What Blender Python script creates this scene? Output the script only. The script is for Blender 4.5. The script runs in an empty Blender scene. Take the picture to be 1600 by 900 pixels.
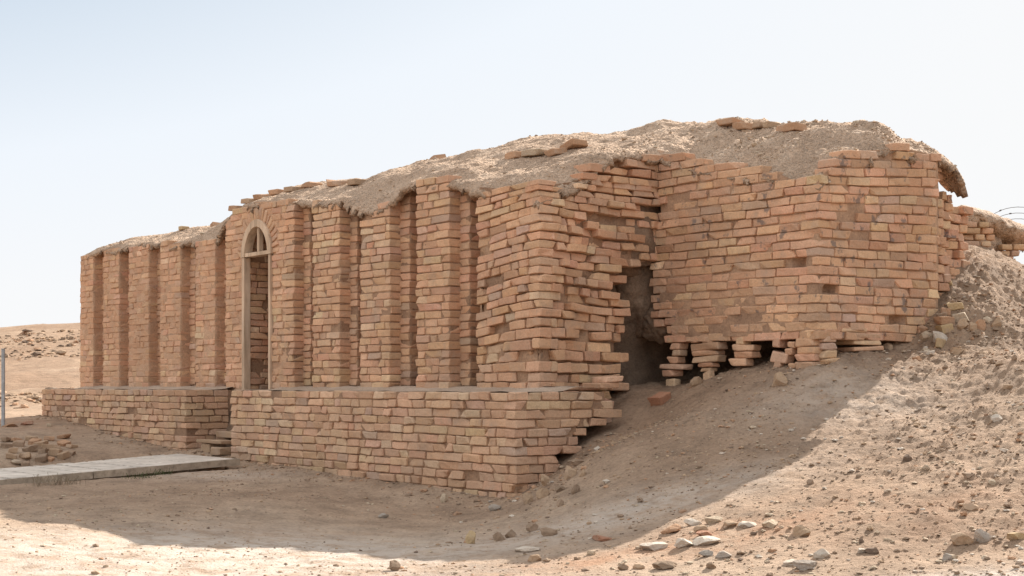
import bpy, math, random
import numpy as np
from mathutils import Vector

R = math.radians
random.seed(7)
rng = np.random.default_rng(11)
scene = bpy.context.scene

# ------------------------------------------------------------------ camera
F, EYE = 2270.0, 1.05           # focal length in photo pixels, eye height over the plinth foot
cam_d = bpy.data.cameras.new("camera")
cam = bpy.data.objects.new("camera", cam_d)
scene.collection.objects.link(cam)
cam_d.sensor_width = 36.0
cam_d.lens = 36.0 * F / 1600.0
cam_d.shift_y = 150.0 / 1600.0
cam_d.clip_start, cam_d.clip_end = 0.1, 3000.0
cam.location = (0, 0, EYE)
cam.rotation_euler = (R(90), 0, 0)
scene.camera = cam

# ------------------------------------------------------------------ light
SUN_EL = 31.3
SUN_H = Vector((0.55, 0.835, 0)).normalized()      # towards the sun, on the ground
world = bpy.data.worlds.new("World")
scene.world = world
world.use_nodes = True
wn = world.node_tree.nodes
wn.clear()
sky = wn.new("ShaderNodeTexSky")
sky.sky_type = 'NISHITA'
sky.sun_disc = False
sky.sun_elevation = R(SUN_EL)
sky.sun_rotation = math.atan2(SUN_H.x, SUN_H.y)
sky.air_density = 1.0
sky.dust_density = 2.0
sky.ozone_density = 1.0
bg = wn.new("ShaderNodeBackground")
bg.inputs["Strength"].default_value = 0.15
wo = wn.new("ShaderNodeOutputWorld")
wt = world.node_tree
# a dusty desert sky: the Nishita sky veiled by a pale haze that thins out upper left; high sky has brightness added to fill shaded walls
tc = wn.new("ShaderNodeTexCoord"); sx = wn.new("ShaderNodeSeparateXYZ"); wt.links.new(tc.outputs["Generated"], sx.inputs[0])
ma = wn.new("ShaderNodeMath"); ma.operation = 'MULTIPLY_ADD'; ma.inputs[1].default_value = -1.9; ma.inputs[2].default_value = 1.0
wt.links.new(sx.outputs[0], ma.inputs[0])
mc = wn.new("ShaderNodeMath"); mc.operation = 'MULTIPLY'; wt.links.new(ma.outputs[0], mc.inputs[0]); wt.links.new(sx.outputs[2], mc.inputs[1]); mc.use_clamp = True
hz = wn.new("ShaderNodeValToRGB"); wt.links.new(mc.outputs[0], hz.inputs[0])
HZ = [(0.0, (2.95, 2.95, 2.93)), (0.10, (2.87, 2.92, 2.98)), (0.24, (2.65, 2.83, 3.05)), (0.42, (1.8, 2.15, 2.55)), (0.60, (3.5, 3.5, 3.5)), (1.0, (3.98, 3.9, 3.8))]
while len(hz.color_ramp.elements) < len(HZ): hz.color_ramp.elements.new(.5)
for el_, (p_, c_) in zip(hz.color_ramp.elements, HZ): el_.position = p_; el_.color = (c_[0] / 4, c_[1] / 4, c_[2] / 4, 1)
hs = wn.new("ShaderNodeVectorMath"); hs.operation = 'SCALE'; hs.inputs["Scale"].default_value = 4.0; wt.links.new(hz.outputs[0], hs.inputs[0])
dk = wn.new("ShaderNodeMix"); dk.data_type = 'RGBA'; dk.blend_type = 'DARKEN'; dk.inputs[0].default_value = 1.0
wt.links.new(sky.outputs[0], dk.inputs[6]); dk.inputs[7].default_value = (3.1, 3.1, 3.12, 1)
mx = wn.new("ShaderNodeMix"); mx.data_type = 'RGBA'; mx.inputs[0].default_value = 0.88
wt.links.new(dk.outputs[2], mx.inputs[6]); wt.links.new(hs.outputs[0], mx.inputs[7])
wt.links.new(mx.outputs[2], bg.inputs[0])
world.node_tree.links.new(bg.outputs[0], wo.inputs[0])
sun_d = bpy.data.lights.new("sun", 'SUN')
sun_d.energy = 4.7
sun_d.angle = R(0.4)
sun_d.color = (1.0, 0.935, 0.845)
sun = bpy.data.objects.new("sun", sun_d)
scene.collection.objects.link(sun)
sd = Vector((SUN_H.x * math.cos(R(SUN_EL)), SUN_H.y * math.cos(R(SUN_EL)), math.sin(R(SUN_EL))))
sun.rotation_euler = sd.to_track_quat('Z', 'Y').to_euler()
sun.location = sd * 60
scene.view_settings.view_transform = 'Standard'
scene.view_settings.look = 'None'
scene.view_settings.gamma = 1.0
scene.view_settings.exposure = 1.11
scene.cycles.max_bounces = 8
scene.cycles.diffuse_bounces = 5

# ------------------------------------------------------------------ building frame
C0 = np.array([0.03, 13.4])                    # foot of the plinth corner
E1 = np.array([-0.6213, 0.7836])               # u: along the front, to the far end
E2 = np.array([0.7836, 0.6213])                # w: into the building

def uvz(u, w, z):
    u, w, z = np.broadcast_arrays(np.asarray(u, float), np.asarray(w, float), np.asarray(z, float))
    return np.stack([C0[0] + u * E1[0] + w * E2[0], C0[1] + u * E1[1] + w * E2[1], z], -1)

def on_w(px, py, w):
    """where a sight line meets the building plane w = const -> (u, z)"""
    t = (px - 800.0) / F
    a, b = C0 + w * E2
    u = (t * b - a) / (E1[0] - t * E1[1])
    Y = b + u * E1[1]
    return u, EYE + (600.0 - py) / F * Y

def on_u(px, py, u):
    t = (px - 800.0) / F
    a, b = C0 + u * E1
    w = (t * b - a) / (E2[0] - t * E2[1])
    Y = b + w * E2[1]
    return w, EYE + (600.0 - py) / F * Y

def at(px, py, Y):
    return ((px - 800.0) / F * Y, Y, EYE + (600.0 - py) / F * Y)

# ------------------------------------------------------------------ numpy noise
def _hash(ix, iy, iz, seed):
    h = (ix * 374761393 + iy * 668265263 + iz * 2147483647 + seed * 1274126177) & 0xFFFFFFFF
    h = ((h ^ (h >> 13)) * 1274126177) & 0xFFFFFFFF
    h = h ^ (h >> 16)
    return (h & 0xFFFFFF) / float(0xFFFFFF) * 2 - 1

def vnoise(p, seed=0):
    p = np.asarray(p, float)
    i = np.floor(p).astype(np.int64)
    f = p - i
    f = f * f * (3 - 2 * f)
    out = 0
    for dx in (0, 1):
        for dy in (0, 1):
            for dz in (0, 1):
                wgt = (f[..., 0] if dx else 1 - f[..., 0]) * (f[..., 1] if dy else 1 - f[..., 1]) * (f[..., 2] if dz else 1 - f[..., 2])
                out = out + wgt * _hash(i[..., 0] + dx, i[..., 1] + dy, i[..., 2] + dz, seed)
    return out

def fbm(p, octaves=4, seed=0, gain=0.5):
    p = np.asarray(p, float)
    a, s, tot = 1.0, 0.0, 0.0
    for o in range(octaves):
        s = s + a * vnoise(p * (2.03 ** o) + 17.3 * o, seed + o)
        tot += a
        a *= gain
    return s / tot

def smooth(a, b, x):
    t = np.clip((x - a) / (b - a), 0, 1)
    return t * t * (3 - 2 * t)

# ------------------------------------------------------------------ scene helpers
col = scene.collection

def tag(o, label=None, cat=None, group=None, kind=None):
    if label: o["label"] = label
    if cat: o["category"] = cat
    if group: o["group"] = group
    if kind: o["kind"] = kind
    return o

def empty(name, loc=(0, 0, 0)):
    o = bpy.data.objects.new(name, None)
    o.location = loc
    o.empty_display_size = 0.2
    col.objects.link(o)
    return o

def link(name, me, mat, parent=None):
    o = bpy.data.objects.new(name, me)
    col.objects.link(o)
    me.materials.append(mat)
    if parent is not None:
        o.parent = parent
        bpy.context.view_layer.update()
        o.matrix_parent_inverse = parent.matrix_world.inverted()
    return o

def np_mesh(name, V, Q, colors=None, smooth_shade=True):
    """V (n,3), Q (m,k) faces with k constant, colours per vertex"""
    V = np.ascontiguousarray(V, dtype=np.float32)
    Q = np.ascontiguousarray(Q, dtype=np.int32)
    k = Q.shape[1]
    me = bpy.data.meshes.new(name)
    me.vertices.add(len(V))
    me.vertices.foreach_set("co", V.ravel())
    me.loops.add(Q.size)
    me.loops.foreach_set("vertex_index", Q.ravel())
    me.polygons.add(len(Q))
    me.polygons.foreach_set("loop_start", np.arange(0, Q.size, k, dtype=np.int32))
    me.polygons.foreach_set("loop_total", np.full(len(Q), k, dtype=np.int32))
    me.polygons.foreach_set("use_smooth", np.full(len(Q), smooth_shade, dtype=bool))
    if colors is not None:
        c = np.ones((len(V), 4), dtype=np.float32)
        c[:, :colors.shape[1]] = colors
        a = me.color_attributes.new("tone", 'FLOAT_COLOR', 'POINT')
        a.data.foreach_set("color", c.ravel())
    me.update(calc_edges=True)
    me.validate()
    return me

def grid_faces(nu, nv, flip=False):
    i = np.arange(nu - 1)[:, None] * nv + np.arange(nv - 1)[None, :]
    q = np.stack([i, i + nv, i + nv + 1, i + 1], -1).reshape(-1, 4)
    return q[:, ::-1] if flip else q

# ------------------------------------------------------------------ materials
def mat_new(name):
    m = bpy.data.materials.new(name)
    m.use_nodes = True
    nt = m.node_tree
    b = nt.nodes["Principled BSDF"]
    b.inputs["Roughness"].default_value = 0.95
    b.inputs["Specular IOR Level"].default_value = 0.12
    return m, nt, b

def N(nt, kind, **kw):
    n = nt.nodes.new(kind)
    for k, v in kw.items():
        if k in n.inputs: n.inputs[k].default_value = v
        else: setattr(n, k, v)
    return n

def noise_tex(nt, scale, detail=5, rough=0.55, coord=None, vec_scale=None):
    n = nt.nodes.new("ShaderNodeTexNoise")
    n.inputs["Scale"].default_value = scale
    n.inputs["Detail"].default_value = detail
    n.inputs["Roughness"].default_value = rough
    nt.links.new(coord, n.inputs["Vector"])
    return n.outputs["Fac"]

def coords(nt):
    g = nt.nodes.new("ShaderNodeNewGeometry")
    return g.outputs["Position"]

def ramp(nt, fac, stops):
    r = nt.nodes.new("ShaderNodeValToRGB")
    e = r.color_ramp.elements
    while len(e) < len(stops): e.new(0.5)
    for el, (p, c) in zip(e, stops):
        el.position = p
        el.color = (c[0], c[1], c[2], 1) if hasattr(c, "__len__") else (c, c, c, 1)
    nt.links.new(fac, r.inputs[0])
    return r.outputs[0]

def mix(nt, fac, a, b, mode='MIX'):
    m = nt.nodes.new("ShaderNodeMix")
    m.data_type = 'RGBA'
    m.blend_type = mode
    for sock, v in ((m.inputs[0], fac), (m.inputs[6], a), (m.inputs[7], b)):
        if isinstance(v, (int, float)): sock.default_value = v
        elif isinstance(v, tuple): sock.default_value = (v[0], v[1], v[2], 1)
        else: nt.links.new(v, sock)
    return m.outputs[2]

def bump(nt, b, height_list, dist):
    prev = None
    for h, s in height_list:
        bn = nt.nodes.new("ShaderNodeBump")
        bn.inputs["Strength"].default_value = s[0]
        bn.inputs["Distance"].default_value = s[1] * dist
        nt.links.new(h, bn.inputs["Height"])
        if prev is not None: nt.links.new(prev, bn.inputs["Normal"])
        prev = bn.outputs[0]
    nt.links.new(prev, b.inputs["Normal"])

def mat_brick(name, wash=0.25, grey=0.0, mudc=(0.56, 0.345, 0.215)):
    m, nt, b = mat_new(name)
    P = coords(nt)
    at_ = nt.nodes.new("ShaderNodeAttribute"); at_.attribute_name = "tone"
    c = at_.outputs["Color"]
    fine = noise_tex(nt, 60, 6, 0.65, P)
    c = mix(nt, 1.0, c, ramp(nt, fine, [(0.28, 0.80), (0.5, 1.0), (0.75, 1.12)]), 'MULTIPLY')
    blot = noise_tex(nt, 9, 4, 0.6, P)
    c = mix(nt, ramp(nt, blot, [(0.50, 0.0), (0.74, 0.45)]), c, (0.44, 0.30, 0.205))
    if wash > 0:
        w = noise_tex(nt, 1.7, 5, 0.65, P)
        c = mix(nt, ramp(nt, w, [(0.42, 0.0), (0.62, wash * 1.8 if wash < .5 else .9)]), c, mudc)
    c = mix(nt, 1.0, c, ramp(nt, noise_tex(nt, 0.9, 5, 0.6, P), [(0.32, (.86, .85, .84)), (0.68, (1.10, 1.10, 1.11))]), 'MULTIPLY')
    st = noise_tex(nt, 3.4, 7, 0.7, P)
    c = mix(nt, ramp(nt, st, [(0.52, 0.0), (0.66, 0.5)]), c, (0.43, 0.325, 0.25))
    sp = noise_tex(nt, 34, 5, 0.7, P)
    c = mix(nt, ramp(nt, sp, [(0.62, 0.0), (0.74, 0.6)]), c, (0.24, 0.165, 0.12))
    if grey > 0:
        w = noise_tex(nt, 6.5, 6, 0.6, P)
        c = mix(nt, ramp(nt, w, [(0.60, 0.0), (0.66, grey)]), c, (0.17, 0.145, 0.135))
    nt.links.new(c, b.inputs["Base Color"])
    bump(nt, b, [(noise_tex(nt, 28, 6, 0.6, P), (0.75, 1.0)), (noise_tex(nt, 110, 4, 0.65, P), (0.6, 0.4))], 0.019)
    return m

def mat_mud(name, base=(0.36, 0.255, 0.175), light=(0.50, 0.39, 0.29), dark=(0.22, 0.16, 0.115), pebbly=0.0, bstr=0.8, bdist=0.03):
    m, nt, b = mat_new(name)
    P = coords(nt)
    c = ramp(nt, noise_tex(nt, 2.2, 7, 0.62, P), [(0.3, dark), (0.5, base), (0.72, light)])
    fine = noise_tex(nt, 45, 6, 0.7, P)
    c = mix(nt, 1.0, c, ramp(nt, fine, [(0.3, 0.66), (0.5, 0.98), (0.72, 1.2)]), 'MULTIPLY')
    hl = [(noise_tex(nt, 9, 7, 0.65, P), (bstr, 1.0)), (noise_tex(nt, 60, 5, 0.65, P), (bstr * .8, 0.35))]
    if pebbly:
        v = nt.nodes.new("ShaderNodeTexVoronoi"); v.inputs["Scale"].default_value = 32
        nt.links.new(P, v.inputs["Vector"])
        pale = ramp(nt, v.outputs["Color"], [(0.45, (0, 0, 0)), (0.8, (1, 1, 1))])
        c = mix(nt, mix(nt, 1.0, pale, (pebbly, pebbly, pebbly), 'MULTIPLY'), c, (0.50, 0.43, 0.36))
        hl.append((ramp(nt, v.outputs["Distance"], [(0.0, 1.0), (0.7, 0.0)]), (0.9, 0.6)))
    nt.links.new(c, b.inputs["Base Color"])
    bump(nt, b, hl, bdist)
    return m

def mat_ground():
    m, nt, b = mat_new("desert_ground")
    P = coords(nt)
    big = noise_tex(nt, 0.33, 5, 0.6, P)
    c = ramp(nt, big, [(0.30, (0.325, 0.222, 0.152)), (0.5, (0.395, 0.28, 0.196)), (0.68, (0.45, 0.335, 0.242))])
    mid = noise_tex(nt, 2.6, 7, 0.66, P)
    c = mix(nt, 1.0, c, ramp(nt, mid, [(0.3, 0.66), (0.5, 0.98), (0.7, 1.18)]), 'MULTIPLY')
    fine = noise_tex(nt, 26, 7, 0.72, P)
    c = mix(nt, 1.0, c, ramp(nt, fine, [(0.30, 0.60), (0.46, 0.95), (0.72, 1.20)]), 'MULTIPLY')
    at_ = nt.nodes.new("ShaderNodeAttribute"); at_.attribute_name = "tone"
    sep = nt.nodes.new("ShaderNodeSeparateColor"); nt.links.new(at_.outputs["Color"], sep.inputs[0])
    c = mix(nt, sep.outputs[2], c, mix(nt, 1.0, c, (0.80, 0.75, 0.71), 'MULTIPLY'))
    # salt crust (r), reddish brick dust (g), darker eroded earth (b)
    mth = N(nt, "ShaderNodeMath", operation='MULTIPLY'); nt.links.new(sep.outputs[0], mth.inputs[0])
    nt.links.new(ramp(nt, noise_tex(nt, 5.5, 7, 0.7, P), [(0.36, 0.15), (0.56, 1.0)]), mth.inputs[1])
    c = mix(nt, mth.outputs[0], c, (0.575, 0.49, 0.415))
    mt2 = N(nt, "ShaderNodeMath", operation='MULTIPLY'); nt.links.new(sep.outputs[1], mt2.inputs[0])
    nt.links.new(ramp(nt, noise_tex(nt, 3.1, 6, 0.7, P), [(0.38, 0.0), (0.62, 1.0)]), mt2.inputs[1])
    c = mix(nt, mt2.outputs[0], c, (0.40, 0.215, 0.125))
    nt.links.new(c, b.inputs["Base Color"])
    v = nt.nodes.new("ShaderNodeTexVoronoi"); v.inputs["Scale"].default_value = 22
    nt.links.new(P, v.inputs["Vector"])
    bump(nt, b, [(noise_tex(nt, 7, 8, 0.68, P), (0.8, 1.0)), (noise_tex(nt, 55, 6, 0.7, P), (0.7, 0.32)),
                 (ramp(nt, v.outputs["Distance"], [(0.0, 1.0), (0.35, 0.0)]), (0.35, 0.25))], 0.055)
    return m

def mat_wood(name, base, worn, axis_scale=(1, 1, 1), rot=0.0):
    m, nt, b = mat_new(name)
    P = coords(nt)
    mp = nt.nodes.new("ShaderNodeMapping"); mp.inputs["Scale"].default_value = axis_scale
    mp.inputs["Rotation"].default_value = (0, 0, rot)
    nt.links.new(P, mp.inputs[0])
    g = noise_tex(nt, 14, 6, 0.6, mp.outputs[0])
    c = ramp(nt, g, [(0.3, tuple(x * .62 for x in base)), (0.5, base), (0.7, worn)])
    c = mix(nt, 1.0, c, ramp(nt, noise_tex(nt, 2.4, 4, 0.6, P), [(0.3, 0.8), (0.7, 1.12)]), 'MULTIPLY')
    nt.links.new(c, b.inputs["Base Color"])
    b.inputs["Roughness"].default_value = 0.8
    bump(nt, b, [(g, (0.5, 1.0))], 0.006)
    return m

def mat_plain(name, c, rough=0.6, metal=0.0):
    m, nt, b = mat_new(name)
    P = coords(nt)
    cc = mix(nt, 1.0, c, ramp(nt, noise_tex(nt, 12, 5, 0.6, P), [(0.3, 0.75), (0.7, 1.15)]), 'MULTIPLY')
    nt.links.new(cc, b.inputs["Base Color"])
    b.inputs["Roughness"].default_value = rough
    b.inputs["Metallic"].default_value = metal
    return m

M_BRICK = mat_brick("fired_brick", wash=0.22)
M_BRICK_MUDDY = mat_brick("fired_brick_mud_washed", wash=0.6, mudc=(0.60, 0.36, 0.225))
M_BRICK_TOWER = mat_brick("fired_brick_cement_spots", wash=0.15, grey=0.75)
M_LOOSE = mat_brick("loose_brick", wash=0.1)
M_MORTAR = mat_mud("mud_mortar", base=(0.34, 0.215, 0.14), light=(0.48, 0.31, 0.20), dark=(0.22, 0.14, 0.095), bdist=0.015)
M_MORTAR_PALE = mat_mud("mud_mortar_smeared", base=(0.52, 0.33, 0.215), light=(0.60, 0.39, 0.26), dark=(0.40, 0.255, 0.17), bdist=0.015)
M_MORTAR_TOWER = mat_mud("mud_mortar_tower", base=(0.43, 0.275, 0.18), light=(0.54, 0.35, 0.23), dark=(0.29, 0.185, 0.125), bdist=0.015)
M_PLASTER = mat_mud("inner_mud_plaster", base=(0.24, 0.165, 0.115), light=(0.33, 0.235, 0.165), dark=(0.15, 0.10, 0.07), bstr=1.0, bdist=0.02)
M_LEDGE = mat_mud("ledge_dust", base=(0.46, 0.35, 0.265), light=(0.53, 0.42, 0.33), dark=(0.37, 0.28, 0.21), bstr=.5, bdist=0.02)
M_CAP = mat_mud("eroded_mud_roof", base=(0.52, 0.365, 0.255), light=(0.62, 0.46, 0.335), dark=(0.38, 0.265, 0.185), pebbly=0.14, bstr=0.9, bdist=0.04)
M_GROUND = mat_ground()
M_STONE = mat_brick("field_stone", wash=0.0)
M_FRAME = mat_wood("pale_door_timber", (0.62, 0.455, 0.32), (0.72, 0.56, 0.42), (1, 1, .12))
M_BOARD = mat_wood("grey_boardwalk_timber", (0.62, 0.54, 0.46), (0.74, 0.67, 0.59), (.12, 1, 1), rot=math.atan2(E1[0], E1[1]) + math.pi / 2)
M_FASCIA = mat_wood("boardwalk_side_timber", (0.42, 0.34, 0.26), (0.50, 0.41, 0.32), (1, 1, 1))
M_METAL = mat_plain("galvanised_steel", (0.42, 0.43, 0.44), 0.6, 0.1)
M_WIRE = mat_plain("rusty_wire", (0.12, 0.10, 0.09), 0.6, 0.4)
M_WEED = mat_plain("green_weed", (0.10, 0.12, 0.05), 0.8)
M_STRAW = mat_plain("dry_twigs", (0.34, 0.27, 0.19), 0.8)

# ------------------------------------------------------------------ terrain
def rbf_fit(pts, smoothing=0.0):
    P = np.array(pts, float)
    n = len(P)
    d = np.linalg.norm(P[:, None, :2] - P[None, :, :2], axis=-1)
    K = np.where(d > 0, d * d * np.log(d + 1e-12), 0) + smoothing * np.eye(n)
    A = np.zeros((n + 3, n + 3)); A[:n, :n] = K
    A[:n, n] = 1; A[:n, n + 1:] = P[:, :2]; A[n, :n] = 1; A[n + 1:, :n] = P[:, :2].T
    b = np.zeros(n + 3); b[:n] = P[:, 2]
    wv = np.linalg.solve(A, b)
    def f(X, Y):
        X = np.asarray(X, float); Y = np.asarray(Y, float)
        out = wv[n] + wv[n + 1] * X + wv[n + 2] * Y
        for i in range(n):
            r2 = (X - P[i, 0]) ** 2 + (Y - P[i, 1]) ** 2
            out = out + wv[i] * 0.5 * r2 * np.log(r2 + 1e-12)
        return out
    return f

def B(u, w, z):
    p = uvz(u, w, z); return (float(p[0]), float(p[1]), z)

TP = [
    # front foot of the plinth
    B(0, 0, 0.0), B(2.0, -.05, 0.03), B(4.0, -.05, 0.09), B(5.5, -.05, 0.14), B(6.9, -.05, 0.19), B(9.2, -.05, 0.34), B(11.9, -.05, 0.55),
    B(6.2, .4, 0.24), B(0, .45, 0.20), B(0, .95, 0.50), B(-.25, 1.3, 0.60),
    # inside, under the walls
    B(3, 2, 0.3), B(9, 3, 0.5), B(5, 5, 0.6), B(11, 5, .6),
    # hollow in the notch
    at(965, 668, 14.3), at(1000, 640, 14.5), B(.75, 2.0, 1.0), B(.3, 2.9, 1.1),
    # bank below the corner tower
    at(1050, 604, 15.0), at(1100, 597, 14.6), at(1160, 580, 14.3), at(1215, 578, 13.95), at(1283, 577, 13.45), at(1345, 552, 13.95),
    at(1430, 538, 14.4), at(1475, 515, 14.4), at(1500, 480, 14.65),
    at(1478, 440, 15.1), at(1480, 388, 15.8), at(1520, 385, 16.6), at(1570, 400, 17.4), at(1620, 425, 17.2), at(1600, 470, 15.2), at(1550, 520, 14.3),
    at(1600, 560, 13.0), at(1500, 600, 12.9),
    at(1400, 640, 12.4), at(1600, 700, 10.6), at(1400, 720, 10.9), at(1250, 660, 12.2), at(1150, 640, 13.0), at(1080, 665, 12.9), at(1180, 720, 11.4),
    at(1050, 740, 11.6), at(950, 700, 13.1), at(950, 770, 11.3), at(850, 790, 12.0),
    at(1000, 820, 10.15), at(800, 830, 10.9), at(1200, 800, 9.75), at(1450, 800, 9.3), at(1600, 820, 8.9),
    (2.5, 7.7, -0.03), (0.2, 7.7, -0.16), (-1.2, 9.4, -0.13), (-2.4, 8.0, -0.10), (-3.5, 9.8, 0.0), (-3.2, 12, 0.0), (-2.0, 13, 0.0), (4.5, 7.5, .12), (-4.8, 9, .03), (-6, 11, 0.02),
    at(0, 775, 13.6), at(150, 762, 14.6), at(375, 735, 16.4),
    (2.0, 4.0, -0.3), (-2.0, 4, -.3), (6, 4, .0), (-7, 5, -.1), (9, 8, .7), (9, 12, 1.5), (9, 17, 2.0), (7, 22, 2.0),
    # left, behind the boardwalk
    (-4.9, 18.0, .15), (-5.6, 17.0, .10), (-6.8, 15.2, .05), (-6.6, 19.4, .30), (-7.0, 21.5, .48), (-8.6, 20.5, .40), (-8.4, 23.5, .58), (-9.5, 17, .25), (-10, 26, .62),
    (-3, 26, .7), (4, 24, 1.2),
]
H_near = rbf_fit(TP, 0.003)

def H_far(X, Y):
    base = 0.62 + 3.95 * smooth(24, 88, Y + 0.25 * X) + 0.0
    p = np.stack([X * 0.05, Y * 0.05, np.zeros_like(X)], -1)
    hum = fbm(p, 4, 5)
    return base + hum * 0.9 * smooth(26, 60, Y) - 6.0 * smooth(95, 260, Y) * smooth(-10, 25, X) - 2.0 * smooth(110, 500, Y) - .1 * smooth(0, 120, np.abs(X))

def H_base(X, Y):
    X = np.asarray(X, float); Y = np.asarray(Y, float)
    d = np.hypot((X) / 1.0, (Y - 15.0) / 1.0)
    k = smooth(10.5, 20.0, d)
    xc, yc = X, Y
    with np.errstate(all='ignore'):
        near = H_near(np.clip(xc, -14, 14), np.clip(yc, 2, 30))
    return carve_deck(X, Y, near * (1 - k) + H_far(X, Y) * k)

def carve_deck(X, Y, z):
    u = (X - C0[0]) * E1[0] + (Y - C0[1]) * E1[1]; w = (X - C0[0]) * E2[0] + (Y - C0[1]) * E2[1]
    dz = .168 - .048 * (-.2 - w)
    m = smooth(4.45, 4.9, u) * smooth(7.35, 6.75, u) * smooth(0.0, -.35, w) * smooth(-7.5, -6.5, w)
    low = dz - .17 + .09 * smooth(6.3, 6.7, u) + .03 * smooth(5.2, 4.6, u)
    return z * (1 - m) + np.minimum(z, low) * m

def rough_amt(X, Y):
    # bare trodden sand in front, rough eroded earth on the mound and the sunlit slope
    a = 0.48 + 0.82 * smooth(0.6, 3.2, X - 0.25 * (13 - Y)) + 1.2 * smooth(3.3, 4.8, X) * smooth(13.3, 15.0, Y)
    return np.minimum(a, 1.75)

def H(X, Y):
    X = np.asarray(X, float); Y = np.asarray(Y, float)
    z = H_base(X, Y)
    Z0 = np.zeros_like(X)
    a = rough_amt(X, Y)
    z = z + 0.035 * fbm(np.stack([X * 0.9, Y * 0.9, Z0], -1), 4, 21) * (0.5 + 0.5 * a)
    n2 = fbm(np.stack([X * 4.5, Y * 4.5, Z0], -1), 4, 31, 0.6)
    z = z + 0.030 * a * n2
    n3 = np.abs(fbm(np.stack([X * 13, Y * 13, Z0], -1), 3, 41, 0.6))
    z = z + 0.040 * (a - 0.25) * (n3 - 0.2)
    # clods and broken crust
    n4 = fbm(np.stack([X * 30, Y * 30, Z0], -1), 2, 47)
    z = z + 0.030 * (a - .1) * np.maximum(n4 - 0.12, 0)
    # a crumbly lump on the shaded bank
    lx, ly = at(1085, 668, 12.9)[:2]
    g = np.exp(-(((X - lx) / .28) ** 2 + ((Y - ly) / .4) ** 2))
    z = z + g * (0.05 + 0.06 * np.abs(fbm(np.stack([X * 7, Y * 7, Z0], -1), 3, 77)))
    # far field: hummocks and scattered rocks of the old tell
    fr = smooth(24, 30, Y)
    z = z + fr * 1.5 * (0.22 * fbm(np.stack([X * .45, Y * .28, Z0], -1), 5, 61, 0.6) + 0.10 * np.maximum(fbm(np.stack([X * 1.8, Y * 1.1, Z0], -1), 3, 63) - .18, 0) * 2.2)
    return z

def axis_pts(a, b, step, lim_lo, lim_hi, g=1.055):
    mid = list(np.arange(a, b, step))
    lo, s, x = [], step, a
    while x > lim_lo:
        s *= g; x -= s; lo.append(x)
    hi, s, x = [], step, mid[-1]
    while x < lim_hi:
        s *= g; x += s; hi.append(x)
    return np.array(lo[::-1] + mid + hi)

gx = axis_pts(-5.4, 6.0, 0.028, -420, 420, 1.05)
gy = axis_pts(7.6, 16.4, 0.028, -60, 900, 1.035)
GX, GY = np.meshgrid(gx, gy, indexing='ij')
GZ = H(GX, GY)
Vt = np.stack([GX, GY, GZ], -1).reshape(-1, 3)
# salt crust and brick dust masks, by place
def blob(X, Y, x, y, rx, ry, ang=0.0):
    c, s = math.cos(ang), math.sin(ang)
    dx, dy = X - x, Y - y
    return np.exp(-(((c * dx + s * dy) / rx) ** 2 + ((-s * dx + c * dy) / ry) ** 2))
salt = (0.95 * blob(GX, GY, -1.6, 10.2, 1.4, 1.1, .3) + .75 * blob(GX, GY, -2.4, 8.8, 2.2, 1.0)  + 0.7 * blob(GX, GY, 0.9, 10.6, 1.3, .45, .4) + 0.6 * blob(GX, GY, -3.2, 15.9, .7, .5)
        + 0.95 * blob(GX, GY, 2.3, 7.9, 1.8, .16, .05) + 0.45 * blob(GX, GY, 2.9, 12.8, .8, .8) + .35 * blob(GX, GY, -3.4, 9.6, 1.5, 1.2))
dust = (0.9 * blob(GX, GY, -8.3, 21.3, 1.6, 1.0) + 0.75 * blob(GX, GY, 0.9, 9.2, 1.0, .30, .3) + .4 * blob(GX, GY, -2.8, 9.0, .9, .25) + .3 * blob(GX, GY, 2.8, 9.4, 2.2, .9))
slope_m = .85 * smooth(24, 34, GY) + .6 * smooth(-.3, 2.0, GX - .3 * (13 - GY)) * smooth(8.1, 9.0, GY) * smooth(30, 18, GY)
tone = np.stack([np.clip(salt, 0, 1), np.clip(dust, 0, 1), slope_m], -1).reshape(-1, 3)
g_me = np_mesh("ground", Vt, grid_faces(len(gx), len(gy)), tone)
ground = link("ground", g_me, M_GROUND)
tag(ground, kind="structure")

def ray_ground(px, py):
    """where a sight line meets the ground"""
    Y = np.arange(6.5, 40, 0.02)
    X = (px - 800.0) / F * Y
    zr = EYE - (py - 600.0) / F * Y
    h = H_base(X, Y)
    below = np.nonzero(zr <= h)[0]
    i = below[0] if len(below) else len(Y) - 1
    x, y = X[i], Y[i]
    return float(x), float(y), float(H(np.array([x]), np.array([y]))[0])

# ------------------------------------------------------------------ bricks
_AX = [(-1, 0), (-1, 1), (-1 / 3, 0), (1 / 3, 0), (1, -1), (1, 0)]
_AY = [(-1, 0), (-1, 1), (1, -1), (1, 0)]
_AZ = [(-1, 0), (-1, 1), (1, -1), (1, 0)]

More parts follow.
